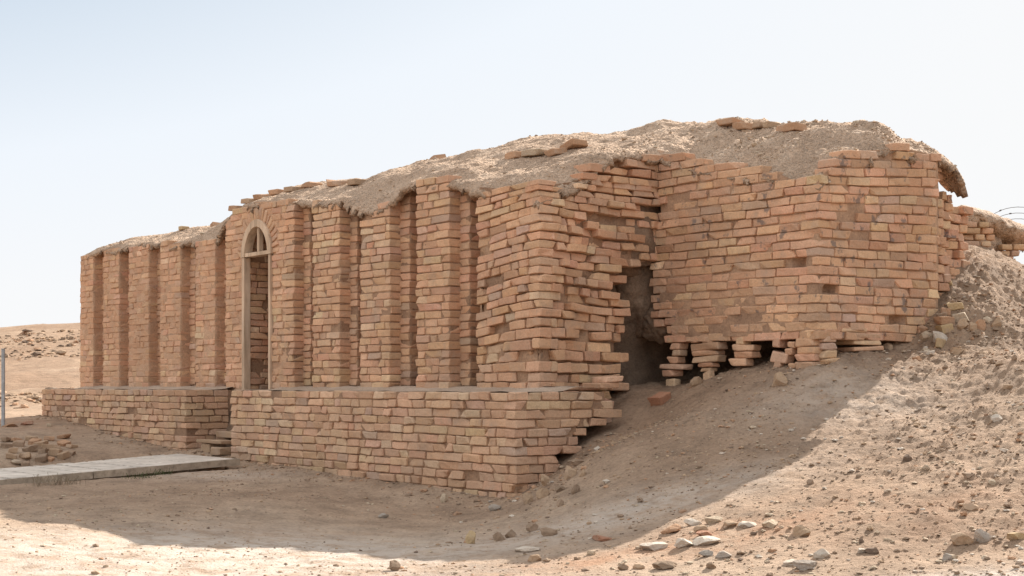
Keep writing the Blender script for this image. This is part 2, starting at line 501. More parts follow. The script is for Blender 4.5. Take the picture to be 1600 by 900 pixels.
def _template():
    idx, verts = {}, []
    nx, ny, nz = len(_AX), len(_AY), len(_AZ)
    for i in range(nx):
        for j in range(ny):
            for k in range(nz):
                if i in (0, nx - 1) or j in (0, ny - 1) or k in (0, nz - 1):
                    idx[(i, j, k)] = len(verts); verts.append((i, j, k))
    faces = []
    def q(a, b, c, d): faces.append((idx[a], idx[b], idx[c], idx[d]))
    for i in range(nx - 1):
        for j in range(ny - 1):
            q((i, j, 0), (i, j + 1, 0), (i + 1, j + 1, 0), (i + 1, j, 0))
            q((i, j, nz - 1), (i + 1, j, nz - 1), (i + 1, j + 1, nz - 1), (i, j + 1, nz - 1))
    for i in range(nx - 1):
        for k in range(nz - 1):
            q((i, 0, k), (i + 1, 0, k), (i + 1, 0, k + 1), (i, 0, k + 1))
            q((i, ny - 1, k), (i, ny - 1, k + 1), (i + 1, ny - 1, k + 1), (i + 1, ny - 1, k))
    for j in range(ny - 1):
        for k in range(nz - 1):
            q((0, j, k), (0, j, k + 1), (0, j + 1, k + 1), (0, j + 1, k))
            q((nx - 1, j, k), (nx - 1, j + 1, k), (nx - 1, j + 1, k + 1), (nx - 1, j, k + 1))
    v = np.array(verts)
    A = np.stack([np.array([_AX[i][0] for i in v[:, 0]]), np.array([_AY[i][0] for i in v[:, 1]]), np.array([_AZ[i][0] for i in v[:, 2]])], -1)
    Bc = np.stack([np.array([_AX[i][1] for i in v[:, 0]]), np.array([_AY[i][1] for i in v[:, 1]]), np.array([_AZ[i][1] for i in v[:, 2]])], -1)
    return A.astype(float), Bc.astype(float), np.array(faces)
TA, TB, TFACES = _template()

PAL = np.array([(0.645, 0.40, 0.25), (0.62, 0.375, 0.24), (0.665, 0.415, 0.265), (0.66, 0.445, 0.275), (0.59, 0.385, 0.265), (0.60, 0.345, 0.225), (0.69, 0.49, 0.325), (0.53, 0.375, 0.28)])
PW_ORANGE = np.array([.30, .24, .22, .04, .10, .06, .02, .02])
PW_YELLOW = np.array([.17, .10, .22, .24, .10, .02, .13, .02])
PW_MIX = np.array([.22, .22, .18, .12, .12, .06, .05, .03])

def pick_tone(weights, n, r):
    w_ = weights / weights.sum()
    c = PAL[r.choice(len(PAL), size=n, p=w_)]
    return c * (1.02 + r.normal(0, 0.085, (n, 1))) * (1 + r.normal(0, 0.022, (n, 3)))

def boxes_local(half, rad, r, chip=0.25, noise_amp=0.0035):
    """rounded, slightly uneven boxes: half (n,3), rad (n,) -> verts (n,T,3) in local axes"""
    n = len(half)
    q = TA[None] * half[:, None, :] + (-1) * 0
    q = TA[None] * half[:, None, :] + TB[None] * rad[:, None, None]
    lim = half[:, None, :] - rad[:, None, None]
    inner = np.clip(q, -lim, lim)
    d = q - inner
    L = np.linalg.norm(d, axis=-1, keepdims=True)
    p = inner + d / np.maximum(L, 1e-9) * np.minimum(L, rad[:, None, None])
    # wedge and skew
    sx = p[..., 0] / half[:, None, 0]
    sz = p[..., 2] / half[:, None, 2]
    k = r.normal(0, 0.035, (n, 4))
    p[..., 2] *= 1 + k[:, 0:1] * sx * 1.3
    p[..., 0] += k[:, 1:2] * half[:, None, 2] * sz * 2.2
    p[..., 1] += (k[:, 2:3] * sx + k[:, 3:4] * sz) * 0.12
    # chipped corners
    ch = r.random(n) < chip
    sgn = r.choice([-1, 1], (n, 3))
    m = np.clip((sx * sgn[:, None, 0] - 0.62) / 0.38, 0, 1) * np.clip((p[..., 1] / half[:, None, 1] - .1) / 0.9, 0, 1)
    amt = (r.random(n) * 0.030 + 0.006) * ch
    side = np.clip(sz * sgn[:, None, 2] + .35, 0, 1.35)
    p[..., 0] -= sgn[:, None, 0] * m * amt[:, None] * side * 1.0
    p[..., 2] -= sgn[:, None, 2] * m * amt[:, None] * 0.30 * side
    p[..., 1] -= m * amt[:, None] * .7 * side
    return p

class Bricks:
    """collects bricks laid on building faces, in (u, w, z)"""
    def __init__(self, seed, pal=PW_ORANGE, sag=None):
        self.r = np.random.default_rng(seed); self.items = []; self.pal = pal; self.sag = sag
    def add(self, p, d, nrm, s0, s1, z0, z1, prot, depth, tilt=0.0, yaw=0.0, rad=0.011, color=None):
        self.items.append((p[0], p[1], d[0], d[1], nrm[0], nrm[1], s0, s1, z0, z1, prot, depth, tilt, yaw, rad) + (tuple(color) if color is not None else (-1, -1, -1)))
    def course_fill(self, p, d, L, z, ph, k, jit=0.005, depth=0.13, keep=None, start=0.0, end=None, mess=None, lens=None, tone=None):
        """one course of bricks on a straight face"""
        r = self.r
        n = (-d[1], d[0])
        end = L if end is None else end
        if end - start < 0.03: return
        cuts = [start]
        s = start + (0.0 if end - start < .3 else (r.uniform(0.10, 0.30)))
        if s - start > 0.05: cuts.append(s)
        while s < end - 0.07:
            l = r.choice(lens or [0.30, 0.29, 0.31, 0.25, 0.22, 0.17, 0.135])
            s = s + l * r.uniform(.93, 1.07)
            if end - s < 0.09: s = end
            cuts.append(min(s, end))
        if cuts[-1] < end: cuts.append(end)
        for a, b in zip(cuts[:-1], cuts[1:]):
            mid = (a + b) / 2
            if keep is not None and not keep(mid, z + ph / 2): continue
            ms = mess(mid, z + ph / 2) if mess else 0.0
            if ms > 0 and r.random() < 0.09 * ms: continue
            g = 0.003 + 0.004 * r.random() + 0.006 * ms * r.random()
            prot = r.normal(0, jit) + ms * r.normal(0, 0.018)
            tl = r.normal(0, 0.007 + 0.022 * ms)
            hgt = ph - 0.006 - 0.006 * r.random()
            zz = z + r.normal(0, 0.0025)
            t = tone(mid, z, r) if tone else None
            self.add(p, d, n, a + g, b - g, zz, zz + hgt, prot, depth * (1 + .1 * r.random()) + 0.05 * ms, tl, r.normal(0, 0.012 + .06 * ms), r.uniform(0.005, 0.014), t)
    def mesh(self, name, mat, parent, noise=0.0042, chip=.4):
        if not self.items: return None
        it = np.array(self.items)
        n = len(it)
        half = np.stack([(it[:, 7] - it[:, 6]) / 2, (it[:, 11] + 0 * it[:, 10]) / 2, (it[:, 9] - it[:, 8]) / 2], -1)
        half = np.maximum(half, 0.012)
        rad = np.minimum(it[:, 14], half.min(1) * 0.6)
        p = boxes_local(half, rad, self.r, chip)
        # tilt (about the outward axis) and yaw (about the vertical)
        ct, st = np.cos(it[:, 12]), np.sin(it[:, 12])
        x, z = p[..., 0].copy(), p[..., 2].copy()
        p[..., 0] = x * ct[:, None] - z * st[:, None]; p[..., 2] = x * st[:, None] + z * ct[:, None]
        cy, sy = np.cos(it[:, 13]), np.sin(it[:, 13])
        x, y = p[..., 0].copy(), p[..., 1].copy()
        p[..., 0] = x * cy[:, None] - y * sy[:, None]; p[..., 1] = x * sy[:, None] + y * cy[:, None]
        s = p[..., 0] + ((it[:, 6] + it[:, 7]) / 2)[:, None]
        o = p[..., 1] + (it[:, 10] - it[:, 11] / 2)[:, None]
        z = p[..., 2] + ((it[:, 8] + it[:, 9]) / 2)[:, None]
        u = it[:, 0:1] + it[:, 2:3] * s + it[:, 4:5] * o
        w = it[:, 1:2] + it[:, 3:4] * s + it[:, 5:6] * o
        if self.sag is not None: z = z + self.sag(u, w, z)
        V = uvz(u, w, z)
        ns = fbm(V.reshape(-1, 3) * 22, 3, 91).reshape(n, -1)
        ns2 = fbm(V.reshape(-1, 3) * 22 + 50, 3, 92).reshape(n, -1)
        V = V + np.stack([E1[0] * ns + E2[0] * ns2, E1[1] * ns + E2[1] * ns2, ns2 * .8], -1) * noise * 2.2
        V = V.reshape(-1, 3)
        T = len(TA)
        Q = (TFACES[None] + (np.arange(n) * T)[:, None, None]).reshape(-1, 4)[:, ::-1]
        c = pick_tone(self.pal, n, self.r)
        own = it[:, 15] >= 0
        c[own] = it[own, 15:18]
        C = np.repeat(c, T, axis=0)
        return link(name, np_mesh(name, V, Q, C, smooth_shade=False), mat, parent)

def mortar(name, path, zlo, zhi, parent, mat=None, inset=0.020, amp=0.006, keep=None, holes=None, sag=None, res=0.045, seed=1):
    """mud bedding behind the brick faces: an uneven sheet that follows the plan outline"""
    mat = mat or M_MORTAR
    path = [np.array(p, float) for p in path]
    segs = []
    for a, b in zip(path[:-1], path[1:]):
        d = (b - a); L = np.linalg.norm(d); d = d / L
        segs.append((a, b, d, np.array([-d[1], d[0]]), L))
    # offset polyline with mitred corners
    pts, nrm, ss = [], [], []
    S = 0.0
    for i, (a, b, d, n, L) in enumerate(segs):
        k = max(1, int(round(L / res)))
        for j in range(k + 1):
            if j == 0 and i > 0: continue
            p = a + d * L * j / k
            nn = n.copy()
            if j == k and i < len(segs) - 1:
                n2 = segs[i + 1][3]; nn = (n + n2) / (1 + float(n @ n2))
            pts.append(p); nrm.append(nn); ss.append(S + L * j / k)
        S += L
    pts, nrm, ss = np.array(pts), np.array(nrm), np.array(ss)
    lo = np.array([zlo(s) if callable(zlo) else zlo for s in ss]); hi = np.array([zhi(s) if callable(zhi) else zhi for s in ss])
    nz = max(2, int((hi.max() - lo.min()) / res))
    t = np.linspace(0, 1, nz)[None, :]
    Z = lo[:, None] * (1 - t) + hi[:, None] * t
    U = np.repeat(pts[:, 0:1], nz, 1); W = np.repeat(pts[:, 1:2], nz, 1)
    ns = fbm(np.stack([U * 7, W * 7, Z * 7], -1), 3, 100 + seed)
    off = -inset + amp * 1.6 * ns
    if holes is not None:
        off = off - holes(ss[:, None] + 0 * Z, Z)
    U2 = U + nrm[:, 0:1] * off; W2 = W + nrm[:, 1:2] * off
    if sag is not None: Z = Z + sag(U, W, Z)
    V = uvz(U2, W2, Z).reshape(-1, 3)
    Q = grid_faces(len(ss), nz)
    if keep is not None:
        ks = np.array([[keep(s, z) for z in zr] for s, zr in zip(ss, Z)]).reshape(-1)
        Q = Q[ks[Q].all(1)]
    return link(name, np_mesh(name, V, Q), mat, parent)

PH = 0.085          # height of one course

# ------------------------------------------------------------------ the temple
temple = empty("brick_temple", (float(C0[0]), float(C0[1]), 0))
tag(temple, "long ruined temple of tan mud brick with niched front, arched doorway and corner tower", "ruined temple")

def px_profile_w(lst, w):
    a = sorted([on_w(x, y, w) for x, y in lst]); return np.array(a)
def px_profile_u(lst, u):
    a = sorted([on_u(x, y, u) for x, y in lst]); return np.array(a)

# brickwork that has slumped: front corner pier and the side wall rise towards the notch
def sag_main(u, w, z):
    front = smooth(2.0, 0.4, u) * smooth(1.05, 1.6, z) * smooth(3.2, 2.7, z)
    side = smooth(0.7, 1.9, w) * (u < 1.2)
    a = 0.13 * front * (1 - 0.35 * side)
    a = a - 0.03 * side * smooth(1.3, .5, z)
    a = a + 0.008 * vnoise(np.stack([u * 1.1, w * 1.1, z * 2.2], -1), 7)
    return a

def sag_tower(u, w, z):
    side = smooth(2.33, 4.4, w)
    a = 0.12 * side * smooth(1.8, 3.2, z)
    a = a + 0.010 * vnoise(np.stack([u * 1.0, w * 1.0, z * 2.0], -1), 8) - 0.02 * smooth(.3, -1.6, u) * smooth(2.2, 1.5, z)
    return a

PL_TOP = 0.98
# --- plinths
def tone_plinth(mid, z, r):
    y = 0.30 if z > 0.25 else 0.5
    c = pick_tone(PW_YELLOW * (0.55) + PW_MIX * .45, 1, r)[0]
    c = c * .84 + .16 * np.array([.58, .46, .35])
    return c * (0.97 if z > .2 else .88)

def plinth(seed, path, zlo_fn, side_keep=None):
    bk = Bricks(seed, PW_MIX)
    nC = 15
    for k in range(nC):
        ztop = PL_TOP - k * PH
        z = ztop - PH
        P = [np.array(p, float) for p in path]
        for i, (a, b) in enumerate(zip(P[:-1], P[1:])):
            d = (b - a); L = float(np.linalg.norm(d)); d = d / L
            own_start = (k % 2 == 1); own_end = (k % 2 == 0)
            st = 0.0 if (i == 0 or own_start) else 0.14
            en = L if (i == len(P) - 2 or own_end) else L - 0.14
            keep = None
            def keep(mid, zz, i=i, a=a, d=d):
                if zz < zlo_fn(*(a + d * mid)) - 0.12: return False
                if side_keep and not side_keep(i, mid, zz): return False
                return True
            mess = (lambda m, zz, i=i: 0.25 + 0.9 * smooth(.5, 1.1, m)) if (side_keep and i == len(P) - 2) else (lambda m, zz: 0.10 + (0.25 if zz < .25 else 0))
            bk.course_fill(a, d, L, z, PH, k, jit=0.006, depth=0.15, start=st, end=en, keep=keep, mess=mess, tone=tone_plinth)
    o = bk.mesh("plinth", M_BRICK, temple)
    return o

def ground_uw(u, w):
    p = uvz(u, w, 0)
    return float(H_base(np.array([p[0]]), np.array([p[1]]))[0])

# right boundary of the plinth's broken side face, from the courses that still stand
side_prof = np.array(sorted([(z, w) for (w, z) in [on_u(x, y, 0) for x, y in [(822, 778), (848, 748), (872, 722), (890, 702), (908, 684), (930, 662), (958, 640), (962, 612)]]]))
def side_keep(i, mid, zz):
    if i < 1: return True
    if i == 1: return mid < np.interp(zz, side_prof[:, 0], side_prof[:, 1]) + 0.02 + .09 * math.sin(zz * 151.7)
    return True
plinth(21, [(5.6, 0.62), (5.6, 0.0), (0.0, 0.0), (0.0, 1.35)], ground_uw,
       lambda i, m, zz: side_keep(1, m, zz) if i == 2 else True)
plinth(22, [(11.9, 1.2), (11.9, 0.0), (6.84, 0.0), (6.84, 0.62)], ground_uw)
mb = mortar("plinth_bedding", [(5.6, .7), (5.6, 0), (0, 0), (0, 1.35)], -0.35, PL_TOP - .012, temple, inset=0.022, amp=.008,
            keep=lambda s, z: s < 6.3 + np.interp(z, side_prof[:, 0], side_prof[:, 1]) - .08)
mb = mortar("plinth_bedding", [(11.9, 1.2), (11.9, 0), (6.84, 0), (6.84, .7)], -0.2, PL_TOP - .012, temple, inset=0.022, amp=.008, seed=3)

# ledge on top of the plinths: dusty mud with a ragged front
def ledge(u0, u1, w0, w1, seed):
    nu, nw = max(3, int(abs(u1 - u0) / .05)), max(3, int((w1 - w0) / .05))
    U, W = np.meshgrid(np.linspace(u0, u1, nu), np.linspace(w0, w1, nw), indexing='ij')
    Z = PL_TOP - 0.004 + 0.010 * fbm(np.stack([U * 5, W * 5, 0 * U], -1), 4, seed) + 0.05 * smooth(w0 + .35, w1, W) ** 2
    return link("ledge", np_mesh("ledge", uvz(U, W, Z).reshape(-1, 3), grid_faces(nu, nw)), M_LEDGE, temple)
ledge(5.58, 0.02, 0.03, 0.80, 3)
ledge(11.88, 6.86, 0.03, 0.80, 4)
ledge(0.53, 0.06, 0.75, .98, 5)

# --- wall tops, from where the brick ends and the mud roof begins
top_front = px_profile_w([(120, 402), (160, 392), (205, 384), (250, 382), (300, 378), (340, 376), (352, 350), (372, 330), (400, 318), (430, 316), (470, 318), (485, 318), (540, 314), (560, 322),
                          (566, 345), (600, 320), (645, 284), (700, 280), (738, 292), (780, 295), (840, 298)], 0.7)
def ztop_front(u): return float(np.interp(u, top_front[:, 0], top_front[:, 1])) + .035 * float(vnoise(np.array([u * 4.1, 3.3, .5]), 17))

W0 = 0.70          # plane of the pilaster faces
ST1, ST2 = 0.145, 0.36
px_pil = [(125, 146), (161, 186), (201, 232), (250, 282), (305, 336), (418, 459), (488, 531), (562, 609), (650, 702)]
pil = []
for a, b in px_pil:
    ua, _ = on_w(a, 500, W0); ub, _ = on_w(b, 500, W0)
    pil.append((ua, ub))
DOOR_L, DOOR_R = 6.57, 5.83
jamb_l = (on_w(352, 500, W0)[0], DOOR_L)
pil[5] = (DOOR_R, pil[5][1])
pier = (on_w(744, 500, W0)[0], 0.50)

def tone_front(pal):
    return lambda mid, z, r: pick_tone(pal, 1, r)[0]

ARC_Z = on_w(400, 400, W0)[1]            # spring of the arch
ARC_R = (DOOR_L - DOOR_R) / 2
ARC_U = (DOOR_L + DOOR_R) / 2
def in_arch(u, z, grow=0.0):
    if z < ARC_Z: return DOOR_R - grow < u < DOOR_L + grow
    return (u - ARC_U) ** 2 / (ARC_R + grow) ** 2 + (z - ARC_Z) ** 2 / (1.18 * ARC_R + grow) ** 2 < 1

pals = [PW_MIX, PW_MIX, PW_MIX, PW_ORANGE, PW_ORANGE, PW_ORANGE, PW_YELLOW * .6 + PW_ORANGE * .4, PW_YELLOW * .6 + PW_ORANGE * .4, PW_ORANGE]
z_course0 = PL_TOP + 0.01
for i, (ua, ub) in enumerate(pil):
    bk = Bricks(40 + i, pals[i], sag=sag_main)
    L = ua - ub
    for k in range(30):
        z = z_course0 + k * PH
        mid_top = ztop_front((ua + ub) / 2)
        if z > max(ztop_front(ua), ztop_front(ub)) + .05: break
        far = i < 5
        bk.course_fill((ua, W0), (-1, 0), L, z, PH, k, jit=0.005 if not far else .003, depth=0.165,
                       keep=lambda m, zz, ua=ua, ub=ub, i=i: (zz < ztop_front(ua - m) + .02) and (i != 5 or not in_arch(ua - m, zz, .17) if zz > ARC_Z else True),
                       mess=lambda m, zz, i=i: (0.15 if 4 < i else 0.05))
    far = i < 5
    bk.mesh("pilaster", M_BRICK_MUDDY if far else M_BRICK, temple)
    mortar("pilaster_bedding", [(ua, W0 + .16), (ua, W0), (ub, W0), (ub, W0 + .16)], PL_TOP - .02,
           lambda s, ua=ua, ub=ub: min(ztop_front(ua), ztop_front(ub), ztop_front((ua + ub) / 2)) + .01, temple, mat=M_MORTAR_PALE if far else M_MORTAR, inset=0.008 if far else 0.017, amp=.011 if far else .008, seed=40 + i, sag=sag_main)

# niches between the pilasters
edges = [pil[0], pil[1], pil[2], pil[3], pil[4], jamb_l]
gaps = [(edges[j][1], edges[j + 1][0]) for j in range(5)] + [(pil[5][1], pil[6][0]), (pil[6][1], pil[7][0]), (pil[7][1], pil[8][0]), (pil[8][1], pier[0])]
for j, (ga, gb) in enumerate(gaps):
    g = ga - gb
    a1, b1 = ga - g * 0.36, gb + g * 0.30
    path = [(ga + .03, W0 + ST1), (a1, W0 + ST1), (a1, W0 + ST2), (b1, W0 + ST2), (b1, W0 + ST1), (gb - .03, W0 + ST1)]
    bk = Bricks(70 + j, PW_MIX if j < 5 else PW_ORANGE, sag=sag_main)
    top = min(ztop_front(ga), ztop_front(gb)) + (0.0 if j != 5 else -.0)
    top = max(top, ztop_front((ga + gb) / 2) - .02)
    for k in range(28):
        z = z_course0 + (k - .5) * PH
        if z + PH > top + .04: break
        for (p, q) in ((path[0], path[1]), (path[2], path[3]), (path[4], path[5])):
            L = p[0] - q[0]
            bk.course_fill(p, (-1, 0), L, z, PH, k, jit=0.006, depth=0.15, lens=[.3, .28], mess=lambda m, zz: .1)
    bk.mesh("niche", M_BRICK_MUDDY if j < 5 else M_BRICK, temple)
    mortar("niche_bedding", path, PL_TOP - .02, top + .03, temple, mat=M_MORTAR_PALE if j < 5 else M_MORTAR, inset=0.012, amp=.009, seed=70 + j, sag=sag_main)

# brickwork round the doorway: left jamb, lintel zone over the arch
bk = Bricks(55, PW_ORANGE, sag=sag_main)
ua, ub = jamb_l[0], DOOR_R
for k in range(32):
    z = z_course0 + k * PH
    bk.course_fill((ua, W0), (-1, 0), ua - ub, z, PH, k, jit=0.004, depth=0.16,
                   keep=lambda m, zz: zz < ztop_front(ua - m) + .02 and not in_arch(ua - m, zz, .17 if zz > ARC_Z - .02 else .075) and (ua - m > DOOR_L + .02 or zz > ARC_Z),
                   lens=[.3, .26, .2], end=(ua - DOOR_L if z < ARC_Z - PH else None))
bk.mesh("door_jamb", M_BRICK_MUDDY, temple)
mortar("door_jamb_bedding", [(ua, W0 + .16), (ua, W0), (DOOR_R - .35, W0)], PL_TOP - .02, lambda s: ztop_front(max(DOOR_R - .3, ua + .16 - s)) + .02, temple, mat=M_MORTAR_PALE, inset=.012,
       keep=lambda s, z: not in_arch(ua + .16 - s, z, .02), res=.03, seed=56, sag=sag_main)
# voussoirs: radial bricks of the arch ring
bk = Bricks(57, PW_ORANGE)
ring = []
nV = 21
for i in range(nV):
    t = math.pi * (i + .5) / nV
    rr = ARC_R + .095
    ring.append((ARC_U + rr * math.cos(t), ARC_Z + (1.18 * ARC_R + .095) * math.sin(t), t))
halfs = np.array([[0.030, 0.075, 0.082 + .012 * random.random()] for _ in ring])
pl = boxes_local(halfs, np.full(len(ring), .010), np.random.default_rng(5), .4)
VV, CC = [], []
cols = pick_tone(PW_ORANGE, len(ring), np.random.default_rng(6)) * .95
for (u_, z_, t), p, c in zip(ring, pl, cols):
    a = t - math.pi / 2 + random.gauss(0, .05)
    x = p[:, 0] * math.cos(a) - p[:, 2] * math.sin(a)
    zz = p[:, 0] * math.sin(a) + p[:, 2] * math.cos(a)
    VV.append(uvz(u_ + x, W0 + .068 + p[:, 1] - random.uniform(-.008, .008), z_ + zz)); CC.append(np.repeat(c[None], len(p), 0))
T = len(TA)
Qv = (TFACES[None] + (np.arange(len(ring)) * T)[:, None, None]).reshape(-1, 4)[:, ::-1]
link("brick_arch", np_mesh("brick_arch", np.concatenate(VV), Qv, np.concatenate(CC)), M_BRICK, temple)

# door passage: brick reveals and a blocked back
bk = Bricks(58, PW_ORANGE * .4 + PW_MIX * .6)
for k in range(26):
    z = z_course0 + k * PH - .03
    if z > ARC_Z + .38: break
    bk.course_fill((DOOR_L - .035, W0 + .05), (0, 1), 1.0, z, PH, k, jit=.008, depth=.14, lens=[.3, .3, .2], mess=lambda m, zz: .5)
    bk.course_fill((DOOR_R + .035, W0 + 1.05), (0, -1), 1.0, z, PH, k, jit=.008, depth=.14, lens=[.3, .3, .2])
    bk.course_fill((DOOR_L, W0 + 1.0), (-1, 0), DOOR_L - DOOR_R, z, PH, k, jit=.008, depth=.14)
bk.mesh("door_reveal", M_BRICK, temple)
mortar("door_reveal_bedding", [(DOOR_L - .035, W0 + .06), (DOOR_L - .035, W0 + 1.0), (DOOR_R + .035, W0 + 1.0), (DOOR_R + .035, W0 + .06)][::1], .5, ARC_Z + .5, temple, inset=.03, seed=59)
# threshold floor in the passage
U, W = np.meshgrid(np.linspace(6.9, 5.5, 24), np.linspace(.55, 1.75, 20), indexing='ij')
Z = .36 + .62 * smooth(.55, .74, W) + .01 * fbm(np.stack([U * 6, W * 6, 0 * U], -1), 3, 8)
link("threshold", np_mesh("threshold", uvz(U, W, Z).reshape(-1, 3), grid_faces(24, 20)), M_PLASTER, temple)

# --- corner pier (front) and side wall running to the notch
W_B = 2.33
s1_edge = np.array(sorted([(z, w) for (w, z) in [on_u(x, y, .5) for x, y in [(948, 668), (958, 640), (966, 600), (978, 560), (978, 500), (972, 452), (980, 432), (998, 414), (1034, 408), (1036, 300)]]]))
s1_edge_w = lambda z: float(np.interp(z, s1_edge[:, 0], s1_edge[:, 1]))
top_s1 = px_profile_u([(840, 298), (880, 292), (905, 286), (925, 262), (940, 244), (985, 238), (1032, 236)], .5)
def ztop_s1(w): return float(np.interp(w, top_s1[:, 0], top_s1[:, 1]))
crack_w = on_u(880, 450, .5)[0]
def s1_recess(w, z):
    return 0.055 * float(smooth(crack_w - .02, crack_w + .05, w)) * float(smooth(3.3, 2.6, z))
bk = Bricks(80, PW_ORANGE, sag=sag_main)
for k in range(34):
    z = z_course0 + k * PH
    L = pier[0] - pier[1]
    if z < ztop_front(.6) + .03:
        en = L if k % 2 == 0 else L - 0.15
        hole = lambda m, zz: not (k == 18 and 0.42 < m < .56)
        bk.course_fill((pier[0], W0), (-1, 0), L, z, PH, k, jit=.008, depth=.16, end=en,
                       keep=lambda m, zz: zz < ztop_front(pier[0] - m) + .03 and not (k == 17 and .12 < m < .35) and not (k == 22 and .12 < m < .3),
                       mess=lambda m, zz: .30 + .35 * (m > 1.0))
for k in range(-6, 34):
    z = z_course0 + k * PH
    # sound corner stretch, then the loosened stretch behind the crack
    st = 0.0 if k % 2 == 1 else 0.15
    Lc = crack_w - W0 + random.uniform(-.10, .06)
    if k >= 0 and z < ztop_s1(W0 + .2) + .02:
        bk.course_fill((.5, W0), (0, 1), Lc, z, PH, k, jit=.012, depth=.16, start=st, lens=[.3, .28, .32],
                       keep=lambda m, zz: zz < ztop_s1(W0 + m) + .03, mess=lambda m, zz: .45 + .4 * (zz > 2.2))
    L2 = W_B - (W0 + Lc) + .07
    jag = random.gauss(0, .05)
    rec = .045 if z < 2.7 else .015
    bk.course_fill((.5 + rec, W0 + Lc), (0, 1), L2, z + random.gauss(0, .006), PH, k, jit=.018, depth=.2,
                   keep=lambda m, zz: zz + .07 < ztop_s1(W0 + Lc + m) + .03 and W0 + Lc + m < s1_edge_w(zz + .08) + .02 + jag and zz > ground_uw(.5, W0 + Lc + m) - .12,
                   mess=lambda m, zz: 1.0 if zz < 2.9 else .6, lens=[.3, .27, .22, .17, .13])
bk.mesh("corner_pier", M_BRICK, temple, chip=.45)
def pier_holes(s, Z):
    # path starts at the pier's left return
    h = 0.075 * smooth(.16 + L_pier + (crack_w - W0) - .14, .16 + L_pier + (crack_w - W0) - .02, s)
    return h + 0.03 * (np.abs(fbm(np.stack([s * 5, Z * 9, 0 * s], -1), 2, 5)) > .35)
L_pier = pier[0] - pier[1]
def pier_top(s):
    s -= .16
    if s < L_pier: return ztop_front(pier[0] - max(s, 0))
    return ztop_s1(W0 + s - L_pier)
mortar("corner_pier_bedding", [(pier[0], W0 + .16), (pier[0], W0), (pier[1], W0), (pier[1], W_B)], .3, pier_top, temple, inset=.028, amp=.012, holes=lambda s, Z: pier_holes(s, Z),
       keep=lambda s, z: (s < .16 + L_pier + .3 and z > .9) or (s >= .16 + L_pier and W0 + s - .16 - L_pier < s1_edge_w(z) - .05), seed=81, sag=sag_main, res=.035)

# --- corner tower: left face from the notch to the corner, right face running back
UC = -1.63
W_D = on_u(1469, 400, UC)[0]
W_E = on_u(1497, 350, UC)[0] + .25
top_tl = px_profile_w([(1030, 240), (1060, 240), (1100, 256), (1160, 262), (1215, 270), (1240, 282), (1282, 282)], W_B)
def ztop_tl(u): return float(np.interp(u, top_tl[:, 0], top_tl[:, 1]))
top_tr = px_profile_u([(1280, 278), (1300, 262), (1318, 238), (1360, 234), (1420, 232), (1475, 245)], UC)
def ztop_tr(w): return float(np.interp(w, top_tr[:, 0], top_tr[:, 1])) - .12 * float(smooth(2.33, 4.4, w))
TB0 = 1.50 - .01
def tl_keep(u, z):
    px = (uvz(u, W_B, z)[0] / uvz(u, W_B, z)[1]) * F + 800
    if z < TB0: return False
    if px < 1047: return z > on_w(px, 503, W_B)[1]
    return True
bk = Bricks(90, PW_ORANGE, sag=sag_tower)
for k in range(26):
    z = TB0 + k * PH
    L = .5 - UC
    en = L if k % 2 == 0 else L - .15
    bk.course_fill((.5, W_B), (-1, 0), L, z, PH, k, jit=.0045, depth=.16, end=en, start=-.10 - .05 * (k % 2), lens=[.31, .30, .29, .33, .25],
                   keep=lambda m, zz: tl_keep(.5 - m, zz) and zz < ztop_tl(.5 - m) + .03 and not (k == 8 and 1.83 < m < 1.93), mess=lambda m, zz: .05 + .3 * float(smooth(2.4, 2.9, zz)))
    st = 0.0 if k % 2 == 1 else .15
    bk.course_fill((UC, W_B), (0, 1), W_D - W_B + random.uniform(-.05, .04), z, PH, k, jit=.006, depth=.16, start=st, lens=[.31, .3, .28, .25, .2],
                   keep=lambda m, zz: zz < ztop_tr(W_B + m) + .03 and not (k == 5 and .1 < m < .3) and zz > ground_uw(UC, W_B + m) - .1 and not (k == 2 and 1.1 < m < 1.3),
                   mess=lambda m, zz: .12 + .25 * float(smooth(2.4, 2.9, zz)))
    # stepped, broken end set back from the face
    for q, (off, wa, wb, zcut) in enumerate(((.11, W_D - .05, W_D + .24, 3.2), (.20, W_D + .18, W_D + .52, 2.92), (.30, W_D + .5, W_D + .92, 2.78))):
        if z > zcut: continue
        bk.course_fill((UC + off, wa), (0, 1), (wb - wa) + random.uniform(-.08, .08), z, PH, k, jit=.02, depth=.2, lens=[.25, .2, .15], mess=lambda m, zz: .8)
bk.mesh("corner_tower", M_BRICK_TOWER, temple)
LT = .5 - UC
mortar("corner_tower_bedding", [(.5, W_B), (UC, W_B), (UC, W_D)], TB0 + .012, lambda s: ztop_tl(.5 - s) if s < LT else ztop_tr(W_B + s - LT), temple, mat=M_MORTAR_TOWER, inset=.024, amp=.008,
       keep=lambda s, z: (tl_keep(.5 - s, z - .02) if s < LT else True), seed=91, sag=sag_tower, res=.035,
       holes=lambda s, Z: -.017 * smooth(2.35, 1.9, Z + .25 * fbm(np.stack([s * 2, Z * 2, 0 * s], -1), 3, 5)) * smooth(LT + .4, LT - .5, s) + .10 * ((np.abs(s - 1.88) < .07) & (np.abs(Z - (TB0 + 8.5 * PH)) < .045)) + .1 * ((np.abs(s - LT - .2) < .1) & (np.abs(Z - (TB0 + 5.5 * PH)) < .045)) + .1 * ((np.abs(s - LT - 1.2) < .1) & (np.abs(Z - (TB0 + 2.5 * PH)) < .045)))
mortar("broken_end_bedding", [(UC + .11, W_D - .08), (UC + .11, W_D + .2), (UC + .20, W_D + .2), (UC + .20, W_D + .44), (UC + .34, W_D + .5), (UC + .34, W_D + .86)], 1.6, 2.75, temple, inset=.05, seed=92)

